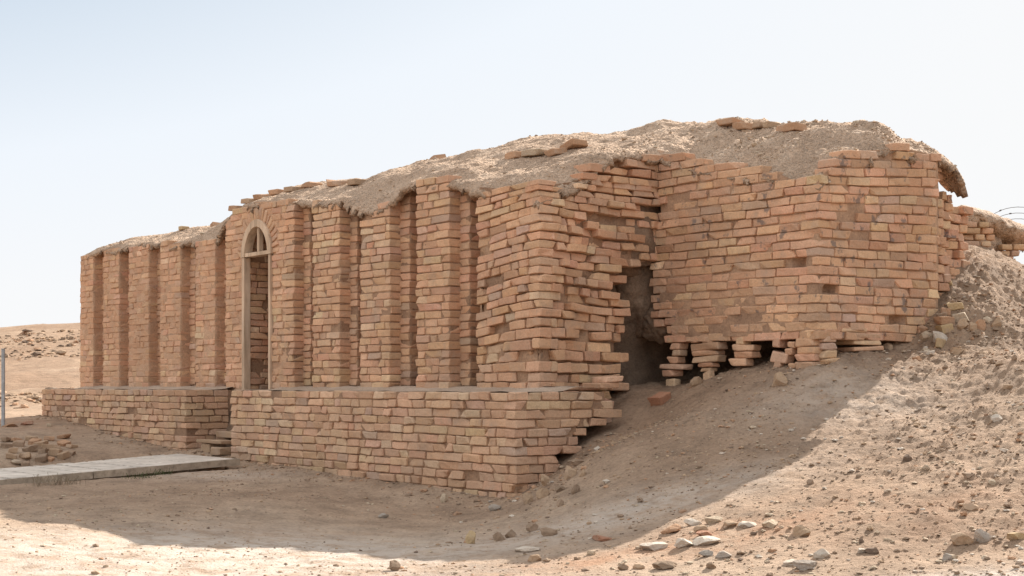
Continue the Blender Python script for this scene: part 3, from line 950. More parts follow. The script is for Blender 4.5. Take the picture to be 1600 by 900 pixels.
def icosphere(sub_):
    t = (1 + 5 ** .5) / 2
    v = [(-1, t, 0), (1, t, 0), (-1, -t, 0), (1, -t, 0), (0, -1, t), (0, 1, t), (0, -1, -t), (0, 1, -t), (t, 0, -1), (t, 0, 1), (-t, 0, -1), (-t, 0, 1)]
    f = [(0, 11, 5), (0, 5, 1), (0, 1, 7), (0, 7, 10), (0, 10, 11), (1, 5, 9), (5, 11, 4), (11, 10, 2), (10, 7, 6), (7, 1, 8), (3, 9, 4), (3, 4, 2), (3, 2, 6), (3, 6, 8), (3, 8, 9), (4, 9, 5), (2, 4, 11), (6, 2, 10), (8, 6, 7), (9, 8, 1)]
    v = [np.array(a, float) / np.linalg.norm(a) for a in v]
    for _ in range(sub_):
        cache, nf = {}, []
        def midp(a, b):
            k = (min(a, b), max(a, b))
            if k not in cache:
                m = v[a] + v[b]; v.append(m / np.linalg.norm(m)); cache[k] = len(v) - 1
            return cache[k]
        for a, b, c in f:
            ab, bc, ca = midp(a, b), midp(b, c), midp(c, a)
            nf += [(a, ab, ca), (b, bc, ab), (c, ca, bc), (ab, bc, ca)]
        f = nf
    return np.array(v), np.array(f)

# --- inner mass: rough mud core that closes the walls and the void under the tower
def lump_block(name, u0, u1, w0, w1, z0, z1, mat, amp=.03, res=.09, seed=1):
    def face(a, b, nrm_fn):
        pass
    nu, nw, nz = [max(2, int(abs(d) / res) + 1) for d in (u1 - u0, w1 - w0, z1 - z0)]
    Vs, Qs, off = [], [], 0
    for ax in range(3):
        for side in (0, 1):
            if ax == 0:
                A, Bm = np.meshgrid(np.linspace(w0, w1, nw), np.linspace(z0, z1, nz), indexing='ij'); U = np.full_like(A, (u0, u1)[side]); W, Z = A, Bm; sh = (nw, nz)
            elif ax == 1:
                A, Bm = np.meshgrid(np.linspace(u0, u1, nu), np.linspace(z0, z1, nz), indexing='ij'); W = np.full_like(A, (w0, w1)[side]); U, Z = A, Bm; sh = (nu, nz)
            else:
                A, Bm = np.meshgrid(np.linspace(u0, u1, nu), np.linspace(w0, w1, nw), indexing='ij'); Z = np.full_like(A, (z0, z1)[side]); U, W = A, Bm; sh = (nu, nw)
            P = np.stack([U, W, Z], -1)
            n = np.stack([fbm(P * 2.3 + 5, 4, seed), fbm(P * 2.3 + 25, 4, seed + 1), fbm(P * 2.3 + 45, 4, seed + 2)], -1) * amp * 2
            P = P + n
            V = uvz(P[..., 0], P[..., 1], P[..., 2]).reshape(-1, 3)
            q = grid_faces(*sh, flip=bool(side)) + off
            Vs.append(V); Qs.append(q); off += len(V)
    return link(name, np_mesh(name, np.concatenate(Vs), np.concatenate(Qs)), mat, temple)
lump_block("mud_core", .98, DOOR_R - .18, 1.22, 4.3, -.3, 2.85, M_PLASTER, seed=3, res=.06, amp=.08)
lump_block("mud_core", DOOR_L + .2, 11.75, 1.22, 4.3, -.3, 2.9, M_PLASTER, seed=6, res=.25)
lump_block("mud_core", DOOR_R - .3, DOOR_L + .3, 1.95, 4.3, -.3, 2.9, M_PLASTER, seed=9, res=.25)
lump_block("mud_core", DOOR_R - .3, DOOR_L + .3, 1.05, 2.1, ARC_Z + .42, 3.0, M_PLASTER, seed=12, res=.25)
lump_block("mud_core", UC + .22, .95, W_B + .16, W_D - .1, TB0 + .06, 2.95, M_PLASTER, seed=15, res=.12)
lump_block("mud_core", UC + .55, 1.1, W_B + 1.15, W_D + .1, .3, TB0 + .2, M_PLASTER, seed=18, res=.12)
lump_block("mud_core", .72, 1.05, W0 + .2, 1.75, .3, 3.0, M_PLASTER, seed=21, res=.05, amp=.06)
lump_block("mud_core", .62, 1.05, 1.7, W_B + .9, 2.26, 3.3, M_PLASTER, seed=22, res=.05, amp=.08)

def mud_blob(u, w, z, a, b, c, seed):
    V, Fc = icosphere(4)
    n = fbm(V * 1.6 + seed, 4, seed, .6)
    V = V * (1 + .38 * n[:, None]) * np.array([a, b, c])
    P = uvz(u + V[:, 0], w + V[:, 1], z + V[:, 2])
    return link("mud_fill", np_mesh("mud_fill", P, Fc), M_PLASTER, temple)
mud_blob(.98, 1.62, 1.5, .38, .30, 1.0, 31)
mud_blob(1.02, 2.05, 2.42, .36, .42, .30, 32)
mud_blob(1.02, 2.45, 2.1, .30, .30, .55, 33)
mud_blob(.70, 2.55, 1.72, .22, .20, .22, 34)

# --- the short brick piers that prop up the tower
def support(seed, pts):
    """pts: list of (px0, px1, y_top, y_bottom, plane, depth, tilt) bricks read off the photo and set on the tower's own faces"""
    bk = Bricks(seed, PW_MIX)
    for (x0, x1, y0, y1, plane, depth, tilt, *rest) in pts:
        xm, ym = (x0 + x1) / 2, (y0 + y1) / 2
        prot = rest[0] if rest else 0.0
        if plane == 'L':
            ua, za = on_w(x0, y0, W_B); ub, zb = on_w(x1, y1, W_B)
            bk.add((0, W_B), (-1, 0), (0, -1), -ua, -ub, zb + .003, za - .003, prot, depth, tilt, bk.r.normal(0, .08), .014)
        else:
            wa, za = on_u(x0, y0, UC); wb, zb = on_u(x1, y1, UC)
            bk.add((UC, 0), (0, 1), (-1, 0), wa, wb, zb + .003, za - .003, prot, depth, tilt, bk.r.normal(0, .06), .014)
    return bk.mesh("support_pier", M_LOOSE, temple, chip=.5)
S = lambda x: 1000 + x / 4.706
T_ = lambda y: 480 + y / 4.706
def zz_(lst):
    return [(S(a), S(max(b - 235 * dp, a + 55)), T_(c), T_(d), 'L', dp * .5, t) + tuple(rs) for (a, b, c, d, dp, t, *rs) in lst]
support(101, zz_([(222, 300, 168, 212, .3, 0), (195, 320, 212, 262, .3, 0), (218, 355, 262, 312, .28, 0), (228, 350, 312, 360, .25, 0), (192, 335, 362, 416, .28, 0), (158, 400, 418, 458, .3, -.03, .03), (168, 325, 460, 512, .28, .02, .02), (192, 312, 526, 600, .2, .03, .02)]))
support(102, zz_([(370, 450, 218, 264, .26, 0), (450, 590, 216, 266, .24, 0), (362, 650, 264, 318, .28, .05), (385, 620, 318, 356, .26, .04), (384, 630, 358, 406, .28, .05), (415, 588, 406, 442, .25, 0), (445, 570, 444, 476, .22, 0), (470, 565, 470, 548, .16, .35, .03)]))
support(103, zz_([(697, 815, 218, 276, .24, 0), (680, 890, 274, 322, .28, 0, .01), (688, 888, 324, 374, .28, 0), (656, 845, 376, 434, .28, 0, .02)]))
support(104, zz_([(968, 1075, 222, 298, .26, .0), (1080, 1146, 250, 300, .22, -.1), (1060, 1142, 300, 352, .22, .0), (956, 1140, 330, 410, .25, -.14), (976, 1078, 394, 446, .25, 0), (1086, 1142, 408, 450, .2, 0),
                  (1186, 1352, 166, 228, .28, .01, .004), (1146, 1350, 226, 290, .30, .02, .01), (1150, 1350, 290, 346, .28, 0), (1144, 1350, 344, 398, .3, 0, .015), (1142, 1350, 400, 462, .3, 0, .01)]) +
        [(S(1354), S(1482), T_(152), T_(206), 'R', .25, .03), (S(1354), S(1446), T_(206), T_(262), 'R', .25, .02), (S(1354), S(1456), T_(258), T_(318), 'R', .25, .04), (S(1354), S(1456), T_(312), T_(380), 'R', .25, .04), (S(1358), S(1490), T_(372), T_(430), 'R', .25, .08, .03)])
Z4 = lambda x: 1240 + x / 4.444
Y4 = lambda y: 400 + y / 4.444
support(105, [(Z4(430), Z4(612), Y4(530), Y4(578), 'R', .25, .0), (Z4(432), Z4(604), Y4(580), Y4(622), 'R', .25, .0), (Z4(428), Z4(615), Y4(624), Y4(664), 'R', .28, .05, .02),
              (Z4(332), Z4(520), Y4(484), Y4(532), 'R', .22, .02)])
# loose bricks wedged at the broken foot of the side wall
bk = Bricks(106, PW_MIX)
for (x0, x1, y0, y1, t) in ((925, 948, 632, 643, .0), (945, 960, 624, 640, -.25), (926, 958, 644, 652, .02), (927, 956, 653, 662, .06), (905, 930, 640, 650, .03), (935, 968, 598, 607, .02), (950, 975, 588, 597, 0.05)):
    wa, za = on_u(x0, y0, .25); wb, zb = on_u(x1, y1, .25)
    bk.add((.25, 0), (0, 1), (-1, 0), wa, wb, zb, za, 0, .25, t, bk.r.normal(0, .1), .012)
bk.mesh("broken_foot", M_LOOSE, temple, chip=.5)

# --- eroded mud roof
outline = [(12.10, 4.4), (12.10, .70), (.5, .70), (.5, W_B), (UC, W_B), (UC, W_D + .34), (-.9, W_D + .55), (0.2, W_D + .5), (2.0, 4.6)]
def dist_outline(U, W):
    """signed distance to the outline: + inside"""
    best = np.full(U.shape, 1e9)
    poly = outline + [outline[0]]
    inside = np.zeros(U.shape, bool)
    for (x0, y0), (x1, y1) in zip(poly[:-1], poly[1:]):
        dx, dy = x1 - x0, y1 - y0
        t = np.clip(((U - x0) * dx + (W - y0) * dy) / (dx * dx + dy * dy), 0, 1)
        best = np.minimum(best, np.hypot(U - x0 - t * dx, W - y0 - t * dy))
        c = ((y0 > W) != (y1 > W)) & (U < (x1 - x0) * (W - y0) / (y1 - y0 + 1e-12) + x0)
        inside ^= c
    return np.where(inside, best, -best)

CP = []
def cw(px, py, w): u, z = on_w(px, py, w); CP.append((u, w, z))
for x, y in [(128, 398), (165, 388), (205, 381), (250, 378), (300, 373), (340, 370), (352, 345), (375, 325), (402, 314), (440, 312), (480, 312), (540, 309), (585, 322), (640, 286), (690, 277), (740, 288), (800, 296), (842, 298)]:
    cw(x, y - 2, .75)
for x, y in [(150, 395), (185, 377), (210, 373), (270, 358), (300, 355), (345, 346), (366, 327), (400, 311), (430, 301), (500, 289), (560, 285), (640, 270), (655, 260)]:
    cw(x, y, 1.35)
for x, y in [(690, 243), (750, 229), (800, 216)]: cw(x, y, 2.2)
for x, y in [(870, 207), (930, 204), (985, 206)]: cw(x, y, 3.0)
for x, y in [(1050, 190), (1150, 181), (1300, 186), (1388, 201)]: cw(x, y, 3.7)
for x, y in [(905, 282), (925, 258), (940, 240), (985, 232), (1028, 228)]:
    w_, z_ = on_u(x, y, .55); CP.append((.58, w_, z_))
for x, y in [(1045, 236), (1100, 252), (1160, 258), (1215, 266), (1250, 272), (1285, 270)]: cw(x, y, W_B + .06)
for x, y in [(1300, 256), (1320, 236), (1360, 232), (1420, 230), (1470, 238), (1500, 256)]:
    w_, z_ = on_u(x, y, UC + .05); CP.append((UC + .07, w_, z_))
for x, y in [(1250, 228), (1160, 225), (1090, 222)]: cw(x, y, W_B + .55)
for x, y in [(860, 262), (820, 262), (780, 262)]: cw(x, y, 1.15)
for x, y in [(900, 235), (840, 240), (790, 238)]: cw(x, y, 1.75)
x_, z_ = on_u(1430, 222, -1.0); CP.append((-1.0, x_, z_)); x_, z_ = on_u(1380, 212, -1.0); CP.append((-1.0, x_, z_))
CP += [(12, 4.3, 2.9), (8, 4.3, 3.1), (5, 4.4, 3.2), (2.5, 4.4, 3.4), (0.2, 5.3, 3.3), (-1.6, W_D + .5, 3.2), (-.8, W_D + .8, 3.2)]
cap_f = rbf_fit(CP, 0.004)
cu = np.arange(-1.90, 12.35, 0.030); cwv = np.arange(.50, 5.9, 0.030)
U, W = np.meshgrid(cu, cwv, indexing='ij')
D = dist_outline(U, W)
P3 = np.stack([U, W, 0 * U], -1)
edge_n = fbm(P3 * 1.9, 4, 201, .6)
curl = np.exp(-(((U - (UC + .12)) / .5) ** 2 + ((W - (W_D + .62)) / .30) ** 2))
ovh = .015 + .10 * smooth(W_D + .1, W_D + .3, W)
Dn = D + ovh + 0.06 * edge_n + 0.055 * fbm(P3 * 7, 3, 203)
Z = cap_f(U, W)
rb = 0.12
t = np.clip(1 - np.maximum(Dn, 0) / rb, 0, 1)
droop = 0.085 + .06 * edge_n
corner = np.exp(-((U - UC) ** 2 + (W - W_B) ** 2) / .22)
Z = Z - droop * (1 - np.sqrt(np.maximum(1 - t * t, 0))) * (1 + .5 * corner)
rgh = fbm(P3 * 3.2, 5, 205, .6)
big = np.abs(fbm(P3 * 1.3, 3, 207))
east = smooth(2.0, -.4, U)
Z = Z - .03 + .060 * rgh + .07 * fbm(P3 * 1.7, 3, 221) - .04 * big + .022 * np.abs(fbm(P3 * 14, 3, 209)) * (1 + .8 * east) + .016 * fbm(P3 * 32, 2, 213) * (.6 + 1.0 * east) + .03 * edge_n * smooth(0, .5, Dn)
# the thin curled lip at the far right end
Z = Z - .16 * smooth(W_D + .25, W_D + .5, W) * smooth(.2, -1.4, U)
nU, nW = U.shape
V = uvz(U, W, Z).reshape(-1, 3)
keepv = (Dn > 0).reshape(-1)
Q = grid_faces(nU, nW)
Q = Q[keepv[Q].all(1)]
used = np.unique(Q); remap = -np.ones(len(V), int); remap[used] = np.arange(len(used))
V_cap = V[used].copy(); cap_u = U.reshape(-1)[used].copy()
cap_me = np_mesh("mud_roof", V[used], remap[Q][:, ::-1])
cap = link("mud_roof", cap_me, M_CAP, temple)
so = cap.modifiers.new("thick", 'SOLIDIFY'); so.thickness = .055; so.offset = -1.0; so.use_rim = True

CAP_Z = Z.copy()
def cap_z(u, w):
    i = int(round((u - cu[0]) / .03)); j = int(round((w - cwv[0]) / .03))
    return float(np.median(CAP_Z[max(i - 2, 0):i + 3, max(j - 2, 0):j + 3]))

# --- wooden door frame with arched fanlight
def bar(p0, p1, a, b):
    """a rectangular bar between two (u,w,z) points, sections a (along u) and b (along w) -> verts, faces"""
    return p0, p1, a, b
class Wood:
    def __init__(self): self.V = []; self.Qs = []; self.n = 0
    def box(self, u0, u1, w0, w1, z0, z1, lean=0.0):
        c = [(u, w, z) for z in (z0, z1) for (u, w) in ((u0, w0), (u1, w0), (u1, w1), (u0, w1))]
        c = np.array(c); p = uvz(c[:, 0] + lean * (c[:, 2] - PL_TOP), c[:, 1], c[:, 2])
        self.V.append(p); q = np.array([(0, 3, 2, 1), (4, 5, 6, 7), (0, 1, 5, 4), (1, 2, 6, 5), (2, 3, 7, 6), (3, 0, 4, 7)]) + self.n
        self.Qs.append(q); self.n += 8
    def arc(self, r0, r1, w0, w1, k=1.18, n=22, a0=0, a1=math.pi):
        rows = []
        for i in range(n + 1):
            t = a0 + (a1 - a0) * i / n
            for (r_, w_) in ((r0, w0), (r1, w0), (r1, w1), (r0, w1)):
                rows.append((ARC_U + r_ * math.cos(t), w_, ARC_Z + (r_ + (k - 1) * ARC_R) * math.sin(t)))
        c = np.array(rows); self.V.append(uvz(c[:, 0], c[:, 1], c[:, 2]))
        q = []
        for i in range(n):
            for j in range(4):
                a, b = i * 4 + j, i * 4 + (j + 1) % 4
                q.append((a, b, b + 4, a + 4))
        q += [(0, 1, 2, 3), (n * 4 + 3, n * 4 + 2, n * 4 + 1, n * 4)]
        self.Qs.append(np.array(q) + self.n); self.n += 4 * (n + 1)
    def build(self, name, mat, parent):
        me = np_mesh(name, np.concatenate(self.V), np.concatenate(self.Qs), smooth_shade=False)
        o = link(name, me, mat, parent)
        bv = o.modifiers.new("edge", 'BEVEL'); bv.width = .006; bv.segments = 2
        return o
wf = W0 - .03
wd = Wood(); wd.box(DOOR_L + .01, DOOR_L - .055, wf + .002, wf + .10, PL_TOP - .06, ARC_Z - .003); wd.box(DOOR_R + .045, DOOR_R - .005, wf + .002, wf + .10, PL_TOP, ARC_Z - .003)
fr = wd.build("door_frame", M_FRAME, temple)
def sub(o, name, W_):
    c = W_.build(name, M_FRAME, temple); c.parent = o; c.matrix_parent_inverse = o.matrix_world.inverted(); return c
bpy.context.view_layer.update()
wd = Wood(); wd.arc(ARC_R - .065, ARC_R + .03, wf - .004, wf + .12); wd.build("arched_fanlight", M_FRAME, temple)
fan = bpy.data.objects["arched_fanlight"]
bpy.context.view_layer.update()
wd = Wood(); wd.box(DOOR_L + .012, DOOR_R - .007, wf + .008, wf + .13, ARC_Z, ARC_Z + .05); sub(fan, "transom", wd)
wd = Wood(); wd.box(ARC_U + .028, ARC_U - .028, wf + .035, wf + .10, ARC_Z + .053, ARC_Z + 1.18 * ARC_R - .06); sub(fan, "mullion", wd)

# ------------------------------------------------------------------ loose bricks and stones
ICO3 = icosphere(3); ICO0 = icosphere(0); ICO1 = icosphere(1)

def stone_mesh(name, sx, sy, sz, color, seed, cuts=9, sharp=0.62):
    r = np.random.default_rng(seed)
    V = ICO3[0].copy()
    for _ in range(cuts):
        n = r.normal(size=3); n[2] *= .8; n /= np.linalg.norm(n)
        d = r.uniform(sharp, .88)
        k = np.maximum(V @ n - d, 0)
        V = V - k[:, None] * n
    V = V + fbm(V * 2.2 + seed, 3, seed)[:, None] * V * .10 + fbm(V * 7 + seed, 2, seed + 3)[:, None] * V * .03
    ext = np.abs(V).max(0); V = V / ext
    V = V * np.array([sx, sy, sz]) / 2
    C = np.repeat(np.array([color]), len(V), 0)
    return np_mesh(name, V, ICO3[1], C, smooth_shade=False)

def brick_mesh(name, L, Dp, Hh, color, seed, broken=False):
    r = np.random.default_rng(seed)
    half = np.array([[L / 2, Dp / 2, Hh / 2]])
    p = boxes_local(half, np.array([min(.012, Hh * .22)]), r, 1.0)[0]
    if broken:
        n = np.array([r.choice([-1, 1]), r.normal(0, .35), r.normal(0, .3)]); n /= np.linalg.norm(n)
        k = np.maximum(p @ n - L * r.uniform(.15, .3), 0)
        p = p - k[:, None] * n * .95
    p = p + fbm(p * 30 + seed, 3, seed)[:, None] * np.sign(p) * .006
    return np_mesh(name, p, TFACES, np.repeat(np.array([color]), len(p), 0), smooth_shade=False)

COLS = dict(white=(.60, .52, .43), pale=(.50, .40, .29), tan=(.44, .31, .205), orange=(.47, .285, .175), red=(.40, .20, .125), brown=(.30, .215, .15), dark=(.19, .135, .10), yellow=(.50, .37, .215), grey=(.37, .32, .27))

sid = [500]
def stone(px, py, wpx, hpx, color, label, cat="stone", group=None, name="stone", flat=False, up=0.0):
    """a stone whose foot stands where the photo shows it: px centre, py bottom, size in photo pixels"""
    x, y, z = ray_ground(px, py)
    s = wpx / F * y; h = hpx / F * y
    sid[0] += 1
    r = random.Random(sid[0])
    c = np.array(COLS[color]) * r.uniform(.93, 1.06)
    hz = h * (1.3 if not flat else 1.35)
    me = stone_mesh(name, s * 1.04, s * r.uniform(.65, .95) * (1.1 if flat else 1), hz, c, sid[0], cuts=14, sharp=.50)
    o = link(name, me, M_STONE)
    o.location = (x, y + s * .3, z + hz * .5 - hz * .27 + up)
    o.rotation_euler = (r.gauss(0, .08), r.gauss(0, .08), r.choice([0, math.pi]) + r.gauss(0, .2))
    tag(o, label, cat, group)
    return o

def loose(px, py, wpx, hpx, color, label, rot=0.0, tilt=0.0, pitch=0.0, group=None, broken=True, Y=None, z=None, name="loose_brick", depth=.16):
    if Y is None:
        x, y, gz = ray_ground(px, py)
    else:
        x, y, gz = (px - 800) / F * Y, Y, z
    s = wpx / F * y; h = max(hpx / F * y, .04)
    sid[0] += 1
    r = random.Random(sid[0])
    c = np.array(COLS[color]) * r.uniform(.93, 1.06)
    me = brick_mesh(name, s, min(depth, s * 1.2), h, c, sid[0], broken)
    o = link(name, me, M_LOOSE)
    o.location = (x, y + .06, gz + h * .45)
    o.rotation_euler = (pitch + r.gauss(0, .04), tilt, rot + r.gauss(0, .1))
    tag(o, label, "brick", group)
    return o

# foreground stones, sunlit line at the bottom right
stone(1051, 832, 36, 13, 'orange', "flat orange-brown stone at the left end of the sunlit row of stones", flat=True)
stone(1084, 821, 29, 12, 'white', "whitish angular stone first in the upper sunlit row below the shadow edge")
stone(1117, 818, 30, 12, 'pale', "pale tan stone second in the upper sunlit row")
stone(1142, 824, 26, 12, 'tan', "tan stone in the middle of the upper sunlit row")
stone(1170, 822, 31, 10, 'white', "long low whitish stone between the tan and the rounded stone of the upper row", flat=True)
stone(1203, 825, 31, 15, 'pale', "rounded pale stone at the right end of the upper sunlit row")
stone(1254, 835, 31, 19, 'tan', "large blocky tan stone alone right of the upper sunlit row")
stone(1023, 858, 44, 13, 'white', "wide flat white stone at the left of the lower pale group", flat=True)
stone(1071, 857, 34, 15, 'white', "white wedge-shaped stone in the middle of the lower pale group")
stone(1104, 852, 46, 13, 'white', "long white slab leaning on the wedge-shaped stone", flat=True)
stone(1101, 839, 26, 10, 'red', "small reddish flat stone above the long white slab", flat=True)
stone(1097, 831, 24, 10, 'tan', "small tan stone tucked under the upper sunlit row")
stone(1105, 870, 26, 11, 'grey', "small grey stone below the long white slab")
stone(1133, 872, 28, 11, 'grey', "greyish stone right of the small grey stone")
stone(1040, 889, 38, 13, 'brown', "low brown stone near the bottom edge under the pale group", flat=True)
stone(1113, 891, 17, 11, 'brown', "small round brown stone near the bottom edge")
stone(1236, 881, 24, 9, 'white', "small flat white stone beside a dark grey stone at the bottom", flat=True)
stone(1259, 889, 37, 16, 'grey', "dark grey jagged stone at the bottom of the slope")
stone(1286, 873, 31, 16, 'white', "pale grey squarish stone behind the dark grey jagged stone")
stone(1364, 864, 22, 10, 'dark', "dark clod on the pale dust streak")
stone(1346, 863, 15, 7, 'white', "white sliver of stone on the pale dust streak", flat=True)
stone(1504, 853, 37, 20, 'tan', "brown block-like stone left of the taller grey one at lower right")
stone(1537, 846, 27, 24, 'grey', "tall greyish stone at lower right")
stone(1592, 843, 30, 14, 'yellow', "yellowish flat stone cut by the right edge of the view", flat=True)
stone(1482, 875, 18, 10, 'grey', "small flat grey stone on the white dust at lower right", flat=True)
stone(1518, 797, 27, 13, 'tan', "tan wedge stone on the sunlit slope above the brown block")
stone(1559, 655, 19, 13, 'white', "whitish cube-like stone high on the right slope")
stone(1551, 757, 14, 10, 'pale', "small pale rounded stone on the right slope")
stone(1448, 736, 15, 10, 'pale', "small pale stone on the middle of the sunlit slope")
stone(1420, 722, 18, 14, 'dark', "dark earth clod on the middle of the sunlit slope", cat="clod")
stone(1516, 752, 22, 9, 'brown', "flat brown stone on the right slope", flat=True)
stone(1560, 692, 11, 10, 'brown', "small brown cube stone below the whitish one on the slope")
stone(1266, 759, 12, 11, 'brown', "brown clod just outside the curved shadow edge", cat="clod")
stone(1347, 846, 11, 9, 'dark', "tiny dark clod above the pale dust streak", cat="clod")
stone(1363, 632, 13, 9, 'white', "small white stone beside the shadow edge on the upper slope")
stone(1537, 556, 17, 10, 'tan', "tan stone right of the tower foot rubble")
stone(1585, 565, 10, 9, 'brown', "small brown stone at the far right above the slope")
stone(1564, 569, 15, 7, 'tan', "low tan stone left of the far right brown stone")
stone(1553, 566, 10, 10, 'brown', "small brown stone between two tan ones above the slope")
stone(1477, 575, 10, 8, 'brown', "small brown stone below the rubble at the tower foot")
stone(1576, 605, 17, 9, 'tan', "rounded tan stone embedded in the upper right slope")
stone(1598, 640, 12, 8, 'pale', "pale stone at the right edge on the upper slope")
# in and near the shade
stone(615, 896, 21, 16, 'brown', "brown wedge-shaped stone alone on the sunlit sand at the bottom")
stone(735, 851, 17, 22, 'yellow', "upright yellowish stone standing on the edge of the shadow")
stone(779, 846, 20, 16, 'brown', "left one of two dark brown stones touching each other in the shade")
stone(798, 841, 18, 13, 'brown', "right one of two dark brown stones touching each other in the shade")
stone(831, 832, 21, 14, 'brown', "dark angular stone in the shade right of the touching pair")
stone(857, 841, 28, 18, 'brown', "largest rounded brown stone in the shade near its edge")
stone(599, 808, 18, 8, 'grey', "low grey stone on the shaded ground before the long plinth", flat=True)
stone(693, 784, 12, 14, 'pale', "pale block under the overhanging bottom course of the plinth")
stone(775, 797, 24, 10, 'grey', "flat grey slab fragment before the plinth corner", flat=True)
stone(824, 786, 18, 18, 'tan', "tan stone leaning on the plinth corner")
stone(851, 765, 16, 16, 'tan', "upper stone of the pile beside the plinth corner", up=.05)
stone(848, 778, 22, 18, 'tan', "lower stone of the pile beside the plinth corner")
stone(892, 748, 21, 22, 'tan', "angular stone standing against the broken side of the plinth")
stone(901, 772, 16, 16, 'brown', "brown stone low on the bank right of the plinth corner")
stone(877, 768, 20, 12, 'brown', "flat brown stone between the pile and the bank", flat=True)
stone(875, 790, 13, 13, 'brown', "small brown stone below the pile at the plinth corner")
stone(911, 745, 12, 12, 'tan', "small tan stone on the bank under the broken plinth side")
stone(905, 728, 34, 10, 'brown', "broken slab lying on the bank under the broken plinth side", flat=True)
stone(826, 865, 44, 8, 'white', "flat white stone in the sun just beyond the shadow edge", flat=True)
stone(836, 881, 20, 11, 'tan', "tan rounded stone left of its small neighbour at the bottom")
stone(855, 880, 13, 7, 'tan', "small tan stone touching the tan rounded stone at the bottom")
stone(925, 868, 17, 10, 'pale', "pale low stone on the sunlit ground left of the stone rows")
stone(974, 892, 17, 11, 'brown', "small brown pyramid stone at the bottom left of the stone rows")
stone(998, 889, 22, 9, 'tan', "flat tan stone near the bottom left of the stone rows", flat=True)
stone(944, 845, 38, 8, 'red', "reddish flat stone half sunk along the shadow edge", flat=True)
stone(900, 876, 10, 6, 'brown', "tiny brown stone on the sunlit ground near the flat white stone")
stone(1222, 600, 27, 24, 'tan', "rounded boulder below the propped corner of the tower")
stone(1389, 548, 15, 12, 'tan', "round cobble beside the last brick prop of the tower")
stone(1090, 606, 0.1 + 21, 18, 'tan', "rounded stone under the second brick prop")
loose(1030, 636, 36, 17, 'red', "fallen red brick half sunk in the gully under the notch", rot=.75, tilt=-.30, broken=True, depth=.15)
# twigs and sticks

# rubble at the right foot of the tower
rub = [(1443, 520, 25, 22, 'orange', "pinkish-orange block lying against the right foot of the tower"),
       (1470, 533, 26, 22, 'white', "white angular block in front of the tower's right foot"),
       (1447, 532, 26, 16, 'pale', "pale stone behind the white angular block"),
       (1475, 520, 25, 14, 'yellow', "yellowish block on top of the foot rubble"),
       (1474, 540, 19, 15, 'yellow', "bright yellowish stone at the front of the foot rubble"),
       (1497, 552, 33, 16, 'tan', "wedge-shaped tan slab in front of the foot rubble"),
       (1452, 556, 22, 8, 'white', "flat whitish flake before the tower foot"),
       (1506, 517, 17, 18, 'tan', "tan block in the middle of the foot rubble"),
       (1484, 507, 40, 14, 'orange', "long brick slab across the foot rubble"),
       (1507, 500, 30, 14, 'pale', "pale slab at the top of the foot rubble"),
       (1533, 514, 16, 20, 'orange', "pointed orange stone at the right of the foot rubble"),
       (1522, 517, 14, 14, 'tan', "small tan stone left of the pointed orange stone"),
       (1560, 511, 20, 18, 'tan', "squarish brick chunk at the far right of the rubble"),
       (1545, 503, 18, 12, 'pale', "pale stone left of the squarish brick chunk"),
       (1484, 489, 20, 12, 'orange', "orange brick at the tower's right edge above the rubble"),
       (1494, 480, 26, 12, 'yellow', "yellowish slab resting at the tower's right edge"),
       (1472, 503, 20, 12, 'brown', "brown stone in the gap beside the tower foot"),
       (1483, 447, 16, 12, 'yellow', "small yellow brick end beside the tower wall"),
       (1487, 428, 18, 11, 'orange', "orange brick end at the top of the mound beside the wall")]
for (x, y, w_, h_, c, lab) in rub:
    if h_ <= 15 and w_ > 18: loose(x, y, w_, h_, c, lab, rot=random.gauss(0, .3), tilt=random.gauss(0, .12), name="loose_brick")
    else: stone(x, y, w_, h_, c, lab)

# shaded heap of broken bricks beside the boardwalk
r = random.Random(3)
heap = [(60, 722, 22, 9), (35, 718, 20, 8), (95, 717, 16, 9), (20, 708, 16, 8), (48, 706, 22, 9), (74, 703, 24, 8), (96, 697, 18, 7), (110, 712, 14, 6), (84, 712, 20, 10), (66, 712, 18, 8), (30, 698, 20, 8), (8, 700, 14, 7),
        (52, 695, 16, 7), (14, 716, 18, 7), (36, 728, 14, 6), (78, 688, 20, 6), (98, 686, 16, 5), (44, 687, 18, 6), (5, 690, 18, 6), (110, 700, 12, 5), (75, 722, 12, 6), (24, 690, 14, 5), (88, 704, 13, 6), (62, 698, 16, 7)]
for (x, y, w_, h_) in heap[:]:
    loose(x, y, w_, h_ * 1.15, r.choice(['tan', 'brown', 'brown', 'tan', 'orange']), "broken brick lying in the shaded heap behind the boardwalk", rot=r.uniform(-.6, .6), tilt=r.uniform(-.22, .22), pitch=r.uniform(-.2, .2), group="broken bricks heaped behind the boardwalk")
stone(12, 668, 26, 6, 'orange', "orange lump on the sunlit bank beside the metal post", flat=True)
stone(40, 664, 22, 6, 'red', "red-brown lump on the sunlit bank left of the plinth", flat=True)
stone(22, 726, 22, 8, 'pale', "pale sunlit stone at the far side of the boardwalk")
stone(75, 668, 10, 7, 'pale', "small pale stone at the foot of the plinth's far end")

